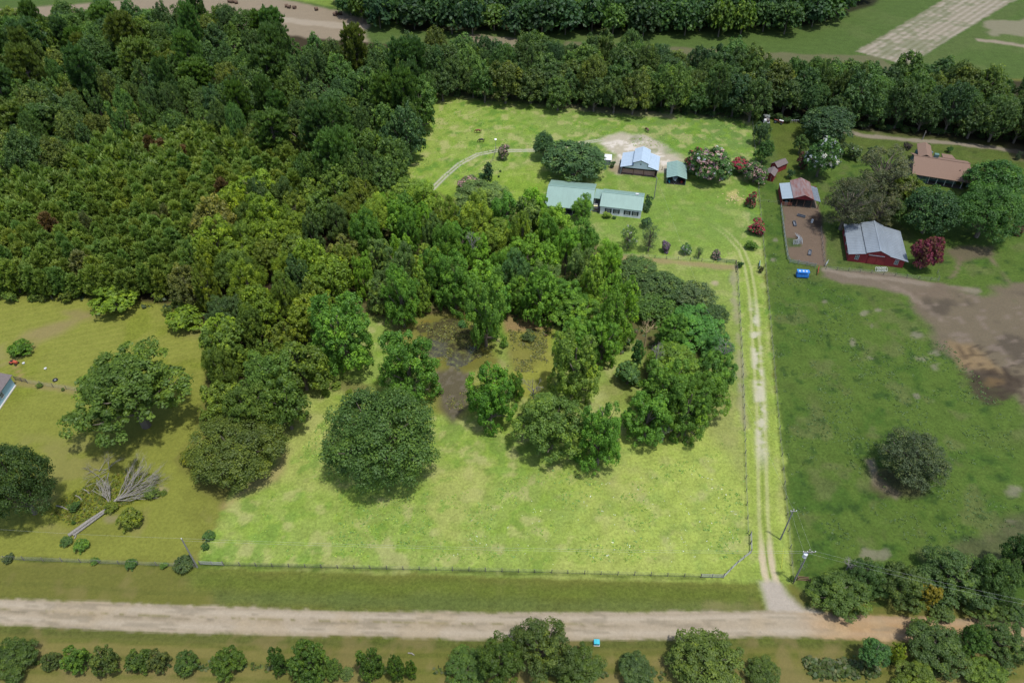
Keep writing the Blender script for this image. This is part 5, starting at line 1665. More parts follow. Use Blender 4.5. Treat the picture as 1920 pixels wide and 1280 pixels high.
for x0, x1 in ((am - 2.2, am - .03), (am + .03, am + 2.2)):
    d = wbox("sliding_door", DD, rd, x0, -.12, .1, x1, -.05, 2.7)
    for xx in (x0, x1 - .08): wbox("door_batten", REDW, d, xx, -.15, .1, xx + .08, -.122, 2.7)
wbox("door_track", TRIM, rd, am - 2.4, -.2, 2.78, am + 1.6, -.06, 2.92)
window(rd, Wq * .15, 0, .95, .85, 1.25); window(rd, Wq * .86, 0, .95, .85, 1.25)
for k in range(3): window(rd, 0, 2.5 + k * 4.0, 1.1, .8, 1.1, face='left')
wbox("corner_board", REDW, rd, -.04, -.04, 0, .1, .1, wl - .2)

# 8. tan shingle house
tn, Wt = frame_at("tan_roof_house", "teal walled house with broad tan shingle roof and front porch", "house", (1706, 341), (1812, 358))
DT_ = 14.5; wt = 2.8
def tbox(nm, m, *b): return wbox(nm, m, tn, *b)
tbox("wall", TEAL, .2, 2.4, 0, Wt - 3, DT_ - 2, wt)
tbox("wall", TEAL, .2, .5, 0, 4.6, 2.39, wt)
tbox("porch_floor", DARKW, 4.61, .5, 0, Wt - 1, 2.39, .25)
for k in range(5): tbox("porch_post", TRIM, 4.8 + k * 2.3, .55, .25, 4.98 + k * 2.3, .73, wt)
for k in range(3): window(tn, 6.4 + k * 2.6, 2.4, 1, .9, 1.3)
window(tn, 2.4, .5, 1, .8, 1.2)
rdg = 2.6; zr = wt + rdg; yr = 7.0
def sh(nm, q, th=.16):
    return MB().slab(q, th).build(nm, SHINGLE, tn)
sh("roof", [(-.3, -.2, wt), (Wt + .4, -.2, wt), (Wt - .4, yr, zr), (-.3, yr, zr)])
sh("roof", [(Wt - .4, yr + .01, zr), (Wt + .4, 13.5, wt + .1), (-.3, 13.5, wt + .1), (-.3, yr + .01, zr)])
tbox("ridge_cap", SHINGLE, -.32, yr - .2, zr - .03, Wt - .3, yr + .2, zr + .06)
MB().prism_x([(.6, wt + .002), (12.4, wt + .002), (yr, zr - .3)], .201, .45).build("gable_wall", TEAL, tn)
# projecting wing at the back and the small porch roof
tbox("wing_wall", TEAL, 1.5, DT_ - 2, 0, 5.0, DT_ + 2.0, wt)
sh("wing_roof", [(1.2, 8.2, zr - .75), (1.2, DT_ + 2.3, zr - .75), (3.4, DT_ + 2.3, zr + .15), (3.4, 8.2, zr + .15)])
sh("wing_roof", [(5.3, DT_ + 2.3, zr - .75), (5.3, 8.2, zr - .75), (3.405, 8.2, zr + .15), (3.405, DT_ + 2.3, zr + .15)])
sh("porch_roof", [(9.0, DT_ - 1.8, wt + .5), (12.8, DT_ - 1.8, wt + .5), (12.0, DT_ + 1.6, wt + .15), (9.0, DT_ + 1.6, wt + .15)])
for x in (9.2, 12.0): tbox("porch_post", TRIM, x, DT_ + 1.2, 0, x + .14, DT_ + 1.34, wt + .05)
tbox("chimney", TEAL, 5.6, 8.4, wt, 6.8, 9.6, zr + .5)
tbox("side_wing_wall", TEAL, -1.9, 1.5, 0, .19, 9.5, 2.3)
sh("side_wing_roof", [(-.25, 9.6, 2.55), (-.25, 1.4, 2.55), (.18, 1.4, 2.62), (.18, 9.6, 2.62)], .05)
tbox("deck", DARKW, -1.9, 1.5, 2.302, -.26, 9.5, 2.36)
mb = MB()
for i in range(9):
    mb.tube([(-1.96, 1.5 + i * .9, .1), (-1.96, 2.4 + i * .9, 2.2)], .035, 4); mb.tube([(-1.96, 2.4 + i * .9, .1), (-1.96, 1.5 + i * .9, 2.2)], .035, 4)
mb.build("lattice", TRIM, tn, kind="stuff")
tbox("vent_pipe", DARKW, Wt - 3.2, 3.6, wt + 1.2, Wt - 3.0, 3.8, wt + 1.75)
tbox("garage_roof_step", SHINGLE, Wt - .2, 2.2, wt - .15, Wt + 2.4, 9.5, wt + .25)
tbox("garage_wall", TEAL, Wt + 0, 2.5, 0, Wt + 2.2, 9.2, wt - .151)


# ------------------------------------------------------------------ vehicles and farm things
def wheel(parent, x, y, r, w=.2, rim=True):
    o = MB().tube([(x - w / 2, y, r), (x + w / 2, y, r)], r, 14).build("wheel", BLACKR, parent)
    if rim: MB().tube([(x - w / 2 - .01, y, r), (x + w / 2 + .01, y, r)], r * .5, 10).build("rim", STEEL, o)


def car(px, py, rz, col, label):
    x, y = G(px, py)
    t = thing("parked_car", label, "car", (x, y, 0), rz)
    m = mat("car_paint_" + label.split()[0], col, .3, .1, .03, 2, spec=.6)
    prof = [(-2.2, .4), (2.2, .4), (2.25, .75), (1.9, .92), (1.0, 1.0), (-1.9, 1.02), (-2.25, .8)]
    o = MB().prism(prof, -.85, .85).build("body", m, t)
    MB().prism([(.95, 1.0), (.35, 2.3), (-1.1, 1.47), (-1.8, 1.02)], -.74, .74).build("cabin", GLASS, t)
    MB().prism([(.3, 1.452), (.25, 1.5), (-1.0, 1.52), (-1.1, 1.472)], -.70, .70).build("roof", m, t)
    for sx in (-1.35, 1.35):
        for sy in (-.8, .8):
            MB().tube([(sx, sy - .1, .33), (sx, sy + .1, .33)], .33, 12).build("wheel", BLACKR, t)
    for sy in (-.6, .6): wbox("headlight", TRIM, t, 2.2, sy - .15, .65, 2.27, sy + .15, .78)
    return t


car(1733, 287.5, .05, (.10, .16, .22), "blue grey car parked behind the tan roofed house")
# trailer, wreck and implement by the tree belt
x, y = G(1436, 229)
t = thing("utility_trailer", "grey flat trailer loaded with weathered boxes beside the tree belt", "trailer", (x, y, 0), -.2)
wbox("bed", STEEL, t, -1.1, -2.0, .55, 1.1, 2.2, .68)
for k, (bx_, by_) in enumerate([(-.9, -1.7), (.05, -1.6), (-.9, .1)]): wbox("crate", [TRIM, GS, DARKW][k], t, bx_, by_, .685, bx_ + .8, by_ + 1.5, 1.35 + .15 * k)
mb = MB()
for k in range(5): mb.tube([(-1.05, .6 + k * .36, .7), (-1.05, .6 + k * .36, 1.7), (1.05, .6 + k * .36, 1.7), (1.05, .6 + k * .36, .7)], .035, 4)
mb.build("rack", STEEL, t)
for s in (-1.2, 1.2): wheel(t, s, 0, .35)
MB().tube([(0, -2, .5), (0, -3.2, .45)], .05, 6).build("tow_bar", STEEL, t)
x, y = G(1459, 231)
t = thing("old_tractor", "rusty red old tractor with pale hood beside the tree belt", "tractor", (x, y, 0), .9)
wbox("engine", mat("rusty_red_paint", (.16, .035, .025), .8), t, -.35, -1.6, .6, .35, .0, 1.15)
wbox("hood", TRIM, t, -.38, -1.6, 1.153, .38, -.2, 1.3)
wbox("fender", mat("rusty_red_paint", 0), t, -.9, .2, 1.2, -.5, 1.3, 1.3); wbox("fender", mat("rusty_red_paint", 0), t, .5, .2, 1.2, .9, 1.3, 1.3)
wbox("seat", BLACKR, t, -.25, .4, 1.0, .25, .85, 1.12)
for s in (-.8, .8): wheel(t, s, .75, .65, .35); wheel(t, s * .75, -1.3, .38, .2)
MB().tube([(0, -.9, 1.3), (0, -.9, 1.9)], .04, 6).build("exhaust", DARKW, t)
x, y = G(1489, 230)
t = thing("farm_implement", "dark spindly hay rake standing under the belt's shade", "hay rake", (x, y, 0), .1)
MB().tube([(-1.6, 0, .9), (1.6, 0, .9)], .06, 6).build("beam", STEEL, t)
for k in range(5):
    o = MB()
    for j in range(12): o.tube([(-1.4 + k * .7, 0, .55), (-1.4 + k * .7 + .05, .5 * math.cos(j * .524), .55 + .5 * math.sin(j * .524))], .02, 3, cap=False)
    o.build("rake_wheel", STEEL, t)
MB().tube([(0, 0, .9), (0, -1.8, .5)], .06, 6).build("tow_bar", DARKW, t)

# blue feeder, troughs, cattle panels
BLUEP = mat("bright_blue_plastic", (.02, .14, .42), .5, 0, .15, 2)
x, y = G(1503, 519)
t = thing("hay_feeder", "bright blue cattle feeder wagon in the east pasture by the pen", "feeder", (x, y, 0), -.1)
wbox("body", BLUEP, t, -1.5, -.7, .35, 1.5, .7, 1.0)
for k in range(7): wbox("bar", BLUEP, t, -1.45 + k * .46, -.72, 1.0, -1.37 + k * .46, -.64, 1.75); 
for k in range(7): wbox("bar", BLUEP, t, -1.45 + k * .46, .64, 1.0, -1.37 + k * .46, .72, 1.75)
for s in (-1, 1): wbox("top_rail", BLUEP, t, -1.5, s * .68 - .06, 1.75, 1.5, s * .68 + .06, 1.87)
wbox("roof", BLUEP, t, -1.55, -.55, 1.875, 1.55, .55, 1.93)
for k in (-.9, 0, .8): wbox("white_patch", TRIM, t, k - .2, -.3, 1.932, k + .2, .2, 1.96)
for sx in (-1.1, 1.1):
    for sy in (-.6, .6): MB().tube([(sx, sy - .08, .3), (sx, sy + .08, .3)], .3, 10).build("wheel", BLACKR, t)
TRM = mat("dark_galvanised_trough", (.085, .095, .11), .6)
for px, py, rz, lb in [(1489.5, 420.5, 1.45, "dark oval trough nearest the pen's left fence"), (1502, 406, -.5, "dark trough tilted in the upper part of the cattle pen"), (1518, 475, 1.2, "dark oblong trough in the lower part of the cattle pen")]:
    x, y = G(px, py)
    t = thing("trough", lb, "trough", (x, y, 0), rz, "feed troughs in the dirt cattle pen")
    L2 = 1.1; mb = MB(); mb.box(-L2, -.35, .05, L2, .35, .12); mb.box(-L2, -.4, .12, L2, -.34, .5); mb.box(-L2, .34, .12, L2, .4, .5); mb.box(-L2 - .05, -.4, .12, -L2 + .01, .4, .5); mb.box(L2 - .01, -.4, .12, L2 + .05, .4, .5)
    mb.build("basin", TRM, t)
    for s in (-.8, .8): wbox("skid", DARKW, t, s - .06, -.38, 0, s + .06, .38, .049)
x, y = G(1494, 455)
t = thing("brush_pile", "stack of leaning grey fence panels heaped inside the cattle pen", "panel pile", (x, y, 0))
for k in range(6):
    mb = MB()
    for j in range(4): mb.tube([(-1.4 + k * .15, -.9 + j * .2, .1 + j * .3), (1.3 + k * .1, -.5 + j * .2 + k * .1, .15 + j * .3)], .04, 4)
    for j in range(3): mb.tube([(-1.2 + j * 1.2, -.9, 0), (-1.2 + j * 1.2, -.2, 1.1)], .04, 4)
    o = mb.build("fence_panel", STEEL, t); o.location = (k * .12, k * .28, 0); o.rotation_euler.z = k * .3
x, y = G(1652, 507)
t = thing("wire_cage", "white curled wire fencing coil lying before the red barn", "wire coil", (x, y, 0))
mb = MB()
for k in range(7):
    pts = [(-1.3 + k * .42 + .35 * math.cos(a), .5 * math.sin(a * 1.0), .4 + .4 * math.sin(a)) for a in np.linspace(0, 6.28, 9)]
    mb.tube(pts, .035, 4, cap=False)
mb.tube([(-1.6, -.3, .1), (1.5, -.3, .1)], .03, 4); mb.tube([(-1.6, .4, .7), (1.5, .4, .7)], .03, 4)
mb.build("wire", TRIM, t)
x, y = G(1522, 417)
t = thing("mineral_feeder", "small pale drum at the shaded edge of the cattle pen", "drum", (x, y, 0))
MB().tube([(0, 0, 0), (0, 0, .9)], .3, 10).build("drum", TRIM, t); MB().tube([(0, 0, .9), (0, 0, .96)], .33, 10).build("lid", STEEL, t)
# red cattle chute / gate
x, y = G(1533, 511)
t = thing("cattle_gate", "red tubular cattle gate at the mouth of the pen", "gate", (x, y, 0), 1.2)
RGM = mat("red_gate_paint", (.30, .05, .04), .6)
for k in range(5): MB().tube([(-1.4, 0, .3 + k * .25), (1.4, 0, .3 + k * .25)], .03, 5).build("rail", RGM, t)
for s in (-1.4, 0, 1.4): MB().tube([(s, .03, 0), (s, .03, 1.4)], .04, 5).build("upright", RGM, t)
# teal utility box
x, y = G(1118.5, 1206)
t = thing("utility_box", "bright teal ground box standing at the road edge", "utility box", (x, y, 0), -.05)
TB = mat("teal_box_paint", (.03, .28, .34), .5, 0, .1, 2)
wbox("pad", CONC, t, -.5, -.45, 0, .5, .45, .08); wbox("cabinet", TB, t, -.42, -.36, .081, .42, .36, .70)
MB().prism([(-.46, .701), (.46, .701), (.46, .76), (0, .84), (-.46, .76)], -.42, .40).build("lid", TB, t)
wbox("latch", STEEL, t, -.05, -.40, .4, .05, -.362, .5)
# west building corner and its things
wb = thing("blue_house", "pale blue house corner with grey roof at the left frame edge", "house", (*G(29, 722), 0), 0)
wx, wy = wb.location.x, wb.location.y
ex, ey = G(-8, 776)
ang_ = math.atan2(wy - ey, wx - ex)
wb.rotation_euler.z = ang_ - math.pi / 2
ln_ = math.hypot(wx - ex, wy - ey)
wbox("wall", BLUEW, wb, -9, -16, 0, 0, 0, 2.9)
MB().slab([(.4, -16.3, 2.85), (.4, .4, 2.85), (-4.6, .4, 4.3), (-4.6, -16.3, 4.3)], .1).build("roof", GS, wb)
MB().slab([(-4.605, -16.3, 4.3), (-4.605, .4, 4.3), (-9.4, .4, 2.85), (-9.4, -16.3, 2.85)], .1).build("roof", GS, wb)
MB().prism([(-8.95, 2.902), (-.05, 2.902), (-4.6, 4.18)], -.1, -.02).build("gable_wall", BLUEW, wb)
window(wb, 0, -4.5, 1.0, .9, 1.2, face='right'); wbox("skirting", CONC, wb, .003, -16, 0, .3, -.1, .2)
x, y = G(11, 742)
t = thing("air_conditioner", "grey and white outdoor unit on a pad against the blue house", "air conditioner", (x, y, 0), wb.rotation_euler.z)
wbox("pad", CONC, t, -.6, -1.2, 0, .7, 1.1, .1); wbox("cabinet", TRIM, t, -.4, -.9, .101, .45, .8, .95); wbox("grille", STEEL, t, -.3, -.8, .951, .35, .1, .98)
MB().tube([(0, .1, .95), (0, .1, 1.1)], .18, 8).build("fan_cap", DARKW, t)
x, y = G(7, 748)
t = thing("red_drum", "rust red round fire pit by the blue house corner", "drum", (x, y, 0))
MB().tube([(0, 0, 0), (0, 0, .5)], .4, 12).build("bowl", RGM, t); MB().tube([(0, 0, .5), (0, 0, .56)], [.44, .44], 12).build("rim", DARKW, t)
x, y = G(27, 682)
t = thing("garden_tractor", "small red garden tractor at the end of the west path", "tractor", (x, y, 0), 1.3)
RP2 = mat("orange_red_machine_paint", (.30, .06, .03), .5)
wbox("hood", RP2, t, -.3, -1.0, .45, .3, -.1, .9); wbox("fender", RP2, t, -.5, .1, .55, .5, .8, .7); wbox("seat", BLACKR, t, -.22, .2, .71, .22, .6, .95)
MB().tube([(0, -.1, .8), (0, .05, 1.05)], .03, 6).build("steering_column", BLACKR, t)
for sx in (-.45, .45): wheel(t, sx, .5, .36, .22, False); wheel(t, sx, -.8, .24, .16, False)
x, y = G(104, 713)
t = thing("tire", "black tyre planter lying on the grass of the west field", "tyre", (x, y, 0))
mb = MB(); ring = [(.42 * math.cos(a), .42 * math.sin(a), .18) for a in np.linspace(0, 2 * math.pi, 17)]
mb.tube(ring, .16, 8, cap=False); mb.build("tread", BLACKR, t)
MB().tube([(0, 0, .0), (0, 0, .2)], .2, 10).build("hub", STEEL, t)
for px, py, lb in [(45, 682, "pale bird bath beside the garden tractor"), (86, 692, "pale plastic bucket lying in the west field")]:
    x, y = G(px, py)
    t = thing("bucket", lb, "bucket", (x, y, 0)); MB().tube([(0, 0, 0), (0, 0, .35)], [.2, .3], 10, cap=True).build("pail", TRIM, t); MB().tube([(-.28, 0, .35), (0, 0, .55), (.28, 0, .35)], .02, 4).build("handle", STEEL, t)
# green sign board by the lane
x, y = G(1423, 500)
t = thing("sign_board", "small blue green board leaning on posts beside the lane", "board", (x, y, 0), 1.3)
wbox("panel", mat("blue_green_board", (.16, .26, .28), .6), t, -1.3, -.04, .25, 1.3, .04, 1.2)
for s in (-1.2, 1.1): wbox("post", DARKW, t, s, .045, 0, s + .1, .14, 1.3)
# white box shed left of the barn
x, y = G(1139, 307)
t = thing("pump_house", "small white roofed pump house behind the clipped bush", "shed", (x, y, 0), -.12)
wbox("wall", mat("grey_block", (.3, .33, .34), .8), t, -.9, -.8, 0, .9, 1.4, 1.9); MB().slab([(-1.2, -1.2, 1.95), (1.2, -1.2, 1.95), (1.2, 1.8, 2.35), (-1.2, 1.8, 2.35)], .08).build("roof", TRIM, t)
wbox("door", TRIM, t, -.35, -.84, .05, .35, -.804, 1.75)
# log pile, wood chips
x, y = G(1376, 372)
t = thing("firewood", "scattered pale split firewood on the grass right of the big myrtle", "firewood", (x, y, 0), 0)
YW = mat("fresh_split_wood", (.42, .34, .16), .8, 0, .3, 8)
for k in range(46):
    an = R.uniform(0, 6.28); q = R.gauss(0, 1)
    px_, py_ = R.gauss(0, 1.7), R.gauss(0, 1.5)
    o = MB().tube([(-.25, 0, .09), (.25, 0, .09)], [.10, .09], 5).build("log", YW, t) if k == 0 else bpy.data.objects.new("log", o.data)
    if k: put(o, t)
    o.location = (px_, py_ , 0); o.rotation_euler.z = an
# hay bales far off
HAY = mat("brown_hay", (.095, .062, .042), .95, 0, .35, 4)
x0 = None
pairs = [(430, 2), (434, 3), (440, 3), (443, 4.5), (497, 21), (501, 23.5), (507, 24), (537, 11), (542, 13), (552, 14), (593, 17), (628, 27), (632, 25), (638, 25)]
bale = None
for k, (px, py) in enumerate(pairs):
    x, y = G(px, py, .7)
    if bale is None:
        bale = MB().tube([(-.7, 0, .75), (.7, 0, .75)], .75, 14).mesh("hay_bale", HAY)
    o = bpy.data.objects.new("hay_bale", bale)
    o.location = (x, y, 0); o.rotation_euler.z = R.uniform(-.6, .6)
    put(o, None, "brown round hay bale on the pale field beyond the wood", "hay bale", "round hay bales scattered on the far pale field")


# ------------------------------------------------------------------ horses
def horse(px, py, rz, col, mane, label):
    x, y = G(px, py)
    t = thing("horse", label, "horse", (x, y, 0), rz)
    pts = {'hip': (-.62, 0, 1.22), 'mid': (0, 0, 1.15), 'sh': (.55, 0, 1.2), 'n1': (.88, 0, 1.1), 'n2': (1.2, 0, .72), 'poll': (1.38, 0, .48), 'muz': (1.46, 0, .08)}
    names = list(pts); V = [pts[k] for k in names]; Rr = [.30, .34, .29, .19, .13, .115, .065]
    E = [(i, i + 1) for i in range(6)]
    def leg(root, chain, rads):
        last = root
        for p, r in zip(chain, rads):
            V.append(p); Rr.append(r); E.append((last, len(V) - 1)); last = len(V) - 1
    for s in (-1, 1):
        o = .12 * (1 if s > 0 else -1)
        leg(0, [(-.62 + .02, s * .17, .95), (-.48 + o, s * .17, .78), (-.74 + o, s * .17, .50), (-.70 + o, s * .17, .12), (-.64 + o, s * .17, .04)], [.2, .12, .07, .048, .06])
        leg(2, [(.56, s * .15, .9), (.56 + o, s * .15, .52), (.56 + o, s * .15, .14), (.62 + o, s * .15, .04)], [.13, .07, .046, .06])
        V.append((1.36, s * .07, .60)); Rr.append(.03); E.append((5, len(V) - 1))
    me = bpy.data.meshes.new("body"); me.from_pydata(V, E, []); me.update()
    o = bpy.data.objects.new("body", me); me.materials.append(mat("horse_coat_" + label.split()[0], col, .6, 0, .2, 3, spec=.4)); put(o, t)
    m = o.modifiers.new("skin", 'SKIN'); m.use_smooth_shade = True
    for i, r in enumerate(Rr): me.skin_vertices[0].data[i].radius = (r * .86 if i < 3 else r, r)
    me.skin_vertices[0].data[0].use_root = True
    s2 = o.modifiers.new("sub", 'SUBSURF'); s2.levels = 1; s2.render_levels = 2
    mm = mat("horse_hair_black", mane, .8)
    MB().tube([(-.88, 0, 1.25), (-1.02, 0, 1.0), (-1.0, 0, .55)], [.06, .09, .03], 6).build("tail", mm, t)
    MB().slab([(.7, -.03, 1.40), (.7, .03, 1.40), (1.32, .03, .66), (1.32, -.03, .66)], .12).build("mane", mm, t)
    return t


horse(897, 249.5, math.pi, (.13, .045, .022), (.01, .008, .008), "bay horse grazing in the upper left pasture")
horse(903, 267, math.pi + .1, (.018, .015, .014), (.008, .008, .008), "black horse grazing just below the bay one")
horse(1213, 247.5, math.pi / 2 + .4, (.075, .032, .022), (.01, .008, .008), "dark brown horse grazing behind the white roofed barn")


# ------------------------------------------------------------------ fences, poles and wires
FP = mat("grey_fence_posts", (.12, .11, .095), .9, 0, .3, 6)
WIREM = mat("fence_wire", (.16, .17, .15), .6, .2, .2, 3)


def fence(px_pts, label, spacing=3.0, hh=1.25, wires=4, post=FP, rail=None, posts_named="post", pr=.07, wr=.014, offset=0):
    P = W(px_pts)
    d = np.r_[0, np.cumsum(np.hypot(*np.diff(P, axis=0).T))]
    n = max(1, int(round(d[-1] / spacing)))
    t = thing("fence", label, "fence", (P[0][0], P[0][1], 0))
    pm = MB().tube([(0, 0, 0), (0, 0, hh)], pr, 6).mesh("post", post)
    ss = sorted(set([round(i * d[-1] / n, 3) for i in range(n + 1)]))
    pos = []
    for s in ss:
        x, y = np.interp(s, d, P[:, 0]) - P[0][0], np.interp(s, d, P[:, 1]) - P[0][1]
        o = bpy.data.objects.new("post", pm); put(o, t)
        o.location = (x, y, 0); o.rotation_euler = (R.gauss(0, .04), R.gauss(0, .04), R.uniform(0, 3))
        o.scale = (1, 1, R.uniform(.9, 1.08)); pos.append((x, y))
    verts = [(p[0] - P[0][0], p[1] - P[0][1]) for p in P]
    if rail is None:
        mb = MB()
        for k in range(wires):
            z = .2 + k * (hh - .3) / max(1, wires - 1)
            mb.tube([(x, y, z) for x, y in verts], wr, 3, cap=False)
        mb.build("wire", WIREM, t)
    else:
        for k in range(3):
            z = .35 + k * .38
            for (ax_, ay_), (bx_, by_) in zip(pos[:-1], pos[1:]):
                L = math.hypot(bx_ - ax_, by_ - ay_); a_ = math.atan2(by_ - ay_, bx_ - ax_)
                o = wbox("rail", rail, t, 0, -.03 + .08, z, L, .01 + .08, z + .15); o.location = (ax_, ay_, 0); o.rotation_euler.z = a_
    return t


fence([(1410, 225), (1440, 560), (1462, 820), (1475, 960), (1487, 1094)], "wire fence with dark posts along the east property line", 3.6)
fence([(1382, 502), (1385, 560), (1390, 650), (1395, 780), (1398, 900), (1402, 1000)], "wire fence of pale posts left of the lane", 3.2)
BR = mat("dark_board_rails", (.10, .085, .07), .85, 0, .3, 5)
GRW = mat("weathered_grey_board_rails", (.24, .25, .23), .85, 0, .25, 5)
fence([(1406, 1003), (1407, 1037)], "short board fence panel beside the lower lane", 1.9, 1.35, post=BR, rail=GRW, pr=.09)
fence([(1407, 1037), (1378, 1060), (1356, 1083)], "slanting board fence angling away from the lane mouth", 2.0, 1.35, post=BR, rail=GRW, pr=.09)
fence([(1356, 1083), (1334, 1082.5), (1314, 1082)], "dark board fence panel at the front line near the lane", 2.0, 1.35, post=BR, rail=GRW, pr=.09)
fence([(1314, 1082), (1000, 1073), (640, 1065), (420, 1060)], "wire fence along the front of the bright pasture", 2.9)
fence([(420, 1060), (376, 1058)], "board fence panel at the front left corner of the lot", 1.9, 1.3, post=BR, rail=GRW, pr=.09)
fence([(-60, 1046), (120, 1053), (366, 1063)], "overgrown wire fence left of the bare pole", 3.4)
fence([(1162, 480), (1240, 485), (1338, 492)], "low wire fence below the row of young trees", 3.2, 1.1)
fence([(1345, 492), (1379, 495)], "green tubular gate panel at the end of the yard fence", 2.8, 1.3, post=mat("green_gate_paint", (.05, .10, .07), .6), rail=mat("green_gate_paint", 0), pr=.05)
fence([(1379, 495), (1381, 511)], "dark post fence corner by the lane gate", 2.0, 1.3, post=BR, rail=BR)
fence([(30, 713), (52, 718)], "short dark board gate beside the blue house", 2.0, 1.3, post=BR, rail=BR, pr=.08)
fence([(52, 718), (100, 726), (150, 733)], "wire fence from the gate across the west field", 3.0, 1.2)
fence([(1153, 306), (1163, 308)], "stub of brown fence left of the horse barn", 1.6, 1.2, post=BROWNP)
fence([(1232, 318), (1239, 319), (1250, 320)], "brown posted fence between horse barn and carport", 1.6, 1.2, post=BROWNP)
PANELW = mat("grey_pen_boards", (.15, .17, .165), .85, 0, .3, 3)
fence([(1463, 388), (1468, 430), (1472, 462), (1477, 493), (1521, 500), (1528, 502)], "grey board fence round the west side of the cattle pen", 2.2, 1.4, post=PANELW, rail=PANELW)
fence([(1538, 430), (1546, 500)], "thin wire fence on the red barn side of the cattle pen", 2.6, 1.2)
fence([(1548, 505), (1620, 511), (1700, 521), (1760, 528), (1757, 512)], "wire fence along the grass in front of the red barn", 3.0, 1.15)
fence([(1420, 377), (1462, 381)], "fallen dark rail fence left of the rusty barn", 3.0, .8, post=DARKW, wires=2)
x, y = G(1549, 497)
t = thing("cattle_chute", "grey tubular gate panels standing at the pen corner", "gate", (x, y, 0), .9)
for k in range(4): MB().tube([(-.9, 0, .3 + k * .3), (.9, 0, .3 + k * .3)], .04, 5).build("rail", STEEL, t)
for s in (-.9, .9): MB().tube([(s, 0, 0), (s, 0, 1.4)], .05, 5).build("upright", STEEL, t)


# utility poles
PW = mat("grey_pole_timber", (.17, .165, .15), .9, 0, .25, 4, streak=(1, 1, .2))


def pole(name, base, h, label, arm=False, r=.15):
    x, y = G(*base)
    t = thing(name, label, "utility pole", (x, y, 0))
    MB().tube([(0, 0, 0), (0, 0, h)], [r, r * .72], 9).build("pole", PW, t)
    return t, x, y


pA, xa, ya = pole("utility_pole", (370, 1063), 9.2, "bare leaning grey pole at the front left corner")
MB().tube([(0, 0, 9.2), (0, 0, 9.45)], .07, 7).build("insulator", mat("pale_insulator", (.55, .55, .52), .4), pA)
pB, xb, yb = pole("utility_pole", (1488, 1090), 10.4, "utility pole with round grey transformer at the lane mouth", r=.16)
MB().tube([(-.42, -.1, 8.3), (-.42, -.1, 9.3)], .34, 14).build("transformer", mat("pale_grey_transformer", (.46, .48, .50), .4), pB)
wbox("crossarm", PW, pB, -1.1, -.17, 9.75, 1.1, -.05, 9.9)
for sx in (-1.0, -.35, .4, 1.0): MB().tube([(sx, -.11, 9.9), (sx, -.11, 10.12)], .06, 7).build("insulator", mat("pale_insulator", 0), pB)
MB().tube([(.35, .2, 9.3), (.9, .1, 8.9)], .05, 6).build("arm_brace", PW, pB)
pC, xc, yc = pole("utility_pole", (1463, 1011), 9.6, "plain utility pole beside the lane above the transformer pole")
wbox("crossarm", PW, pC, -.6, -.17, 9.1, .6, -.05, 9.22)
for sx in (-.5, 0, .5): MB().tube([(sx, -.11, 9.22), (sx, -.11, 9.45)], .06, 7).build("insulator", mat("pale_insulator", 0), pC)
pD, xd, yd = pole("utility_pole", (1226, 373), 7.2, "slim pole standing in the yard right of the white house", r=.13)
MB().tube([(0, 0, 7.2), (-.5, 0, 7.4)], .04, 5).build("lamp_arm", STEEL, pD)
x, y = G(929.5, 287)
t = thing("yard_lamp", "white yard lamp on a slim pole by the farm track", "lamp", (x, y, 0))
MB().tube([(0, 0, 0), (0, 0, 4.6)], [.07, .05], 7).build("pole", STEEL, t); MB().blob((0, 0, 4.8), (.42, .42, .26)).build("lamp_head", mat("lamp_white", (.8, .8, .8), .4), t)
x, y = G(920, 305)
fence([(930, 283), (926, 296), (920, 308)], "short dark wire fence from the track to the cedar", 3.0, 1.3, wires=3)


def wire(a, b, sag, r, label, grp):
    pts = [Vector(a).lerp(Vector(b), k / 16) - Vector((0, 0, sag * 4 * (k / 16) * (1 - k / 16))) for k in range(17)]
    mb = MB().tube(pts, r, 4, cap=False)
    return mb.build("power_line", mat("aluminium_cable", (.30, .31, .30), .45, .3, .1, 2), None, label=label, cat="power line", group=grp)


gw = "overhead cables between the poles"
wire((xa, ya, 9.35), (xb - .35, yb - .11, 10.1), .9, .008, "upper cable crossing the bright pasture between corner pole and transformer pole", gw)
wire((xa, ya, 8.6), (xb, yb, 9.3), .9, .008, "lower cable crossing the bright pasture between corner pole and transformer pole", gw)
wire((xa, ya, 9.35), (xa - 52, ya + 3.5, 9.4), .7, .008, "cable running left from the bare corner pole", gw)
ux, uy = G(2100, 1160, 10)
wire((xb + 1, yb - .11, 10.1), (ux, uy, 10), .8, .008, "upper cable running right over the roadside trees", gw)
wire((xb, yb, 9.3), (ux, uy, 8.9), .8, .008, "lower cable running right over the roadside trees", gw)
wire((xb - 1, yb - .11, 10.1), (xc - .5, yc - .11, 9.45), .15, .008, "left cable joining the transformer pole to the plain pole", gw)
wire((xb + .4, yb - .11, 10.1), (xc + .5, yc - .11, 9.45), .15, .008, "right cable joining the transformer pole to the plain pole", gw)
wire((xc, yc - .11, 9.45), (xd, yd, 7.2), 2.0, .007, "long cable from the plain pole up to the yard pole", gw)
gx, gy = G(1465, 1066)
MB().tube([(gx, gy, 0), (gx + .35, gy + 2.4, 2.8)], .03, 6).build("guy_guard", mat("yellow_guy_guard", (.38, .36, .04), .5), None, label="yellow guy wire guard leaning beside the lane mouth", cat="guy guard")
x, y = G(1493, 1085)
t = thing("scrap_gate", "broken brown gate fallen at the foot of the transformer pole", "gate", (x, y, 0), -.1)
for k in range(3): wbox("board", BROWNP, t, .2 + .02 * k, -.2 + k * .28, .12 + .05 * k, 2.2, -.08 + k * .28, .16 + .05 * k)
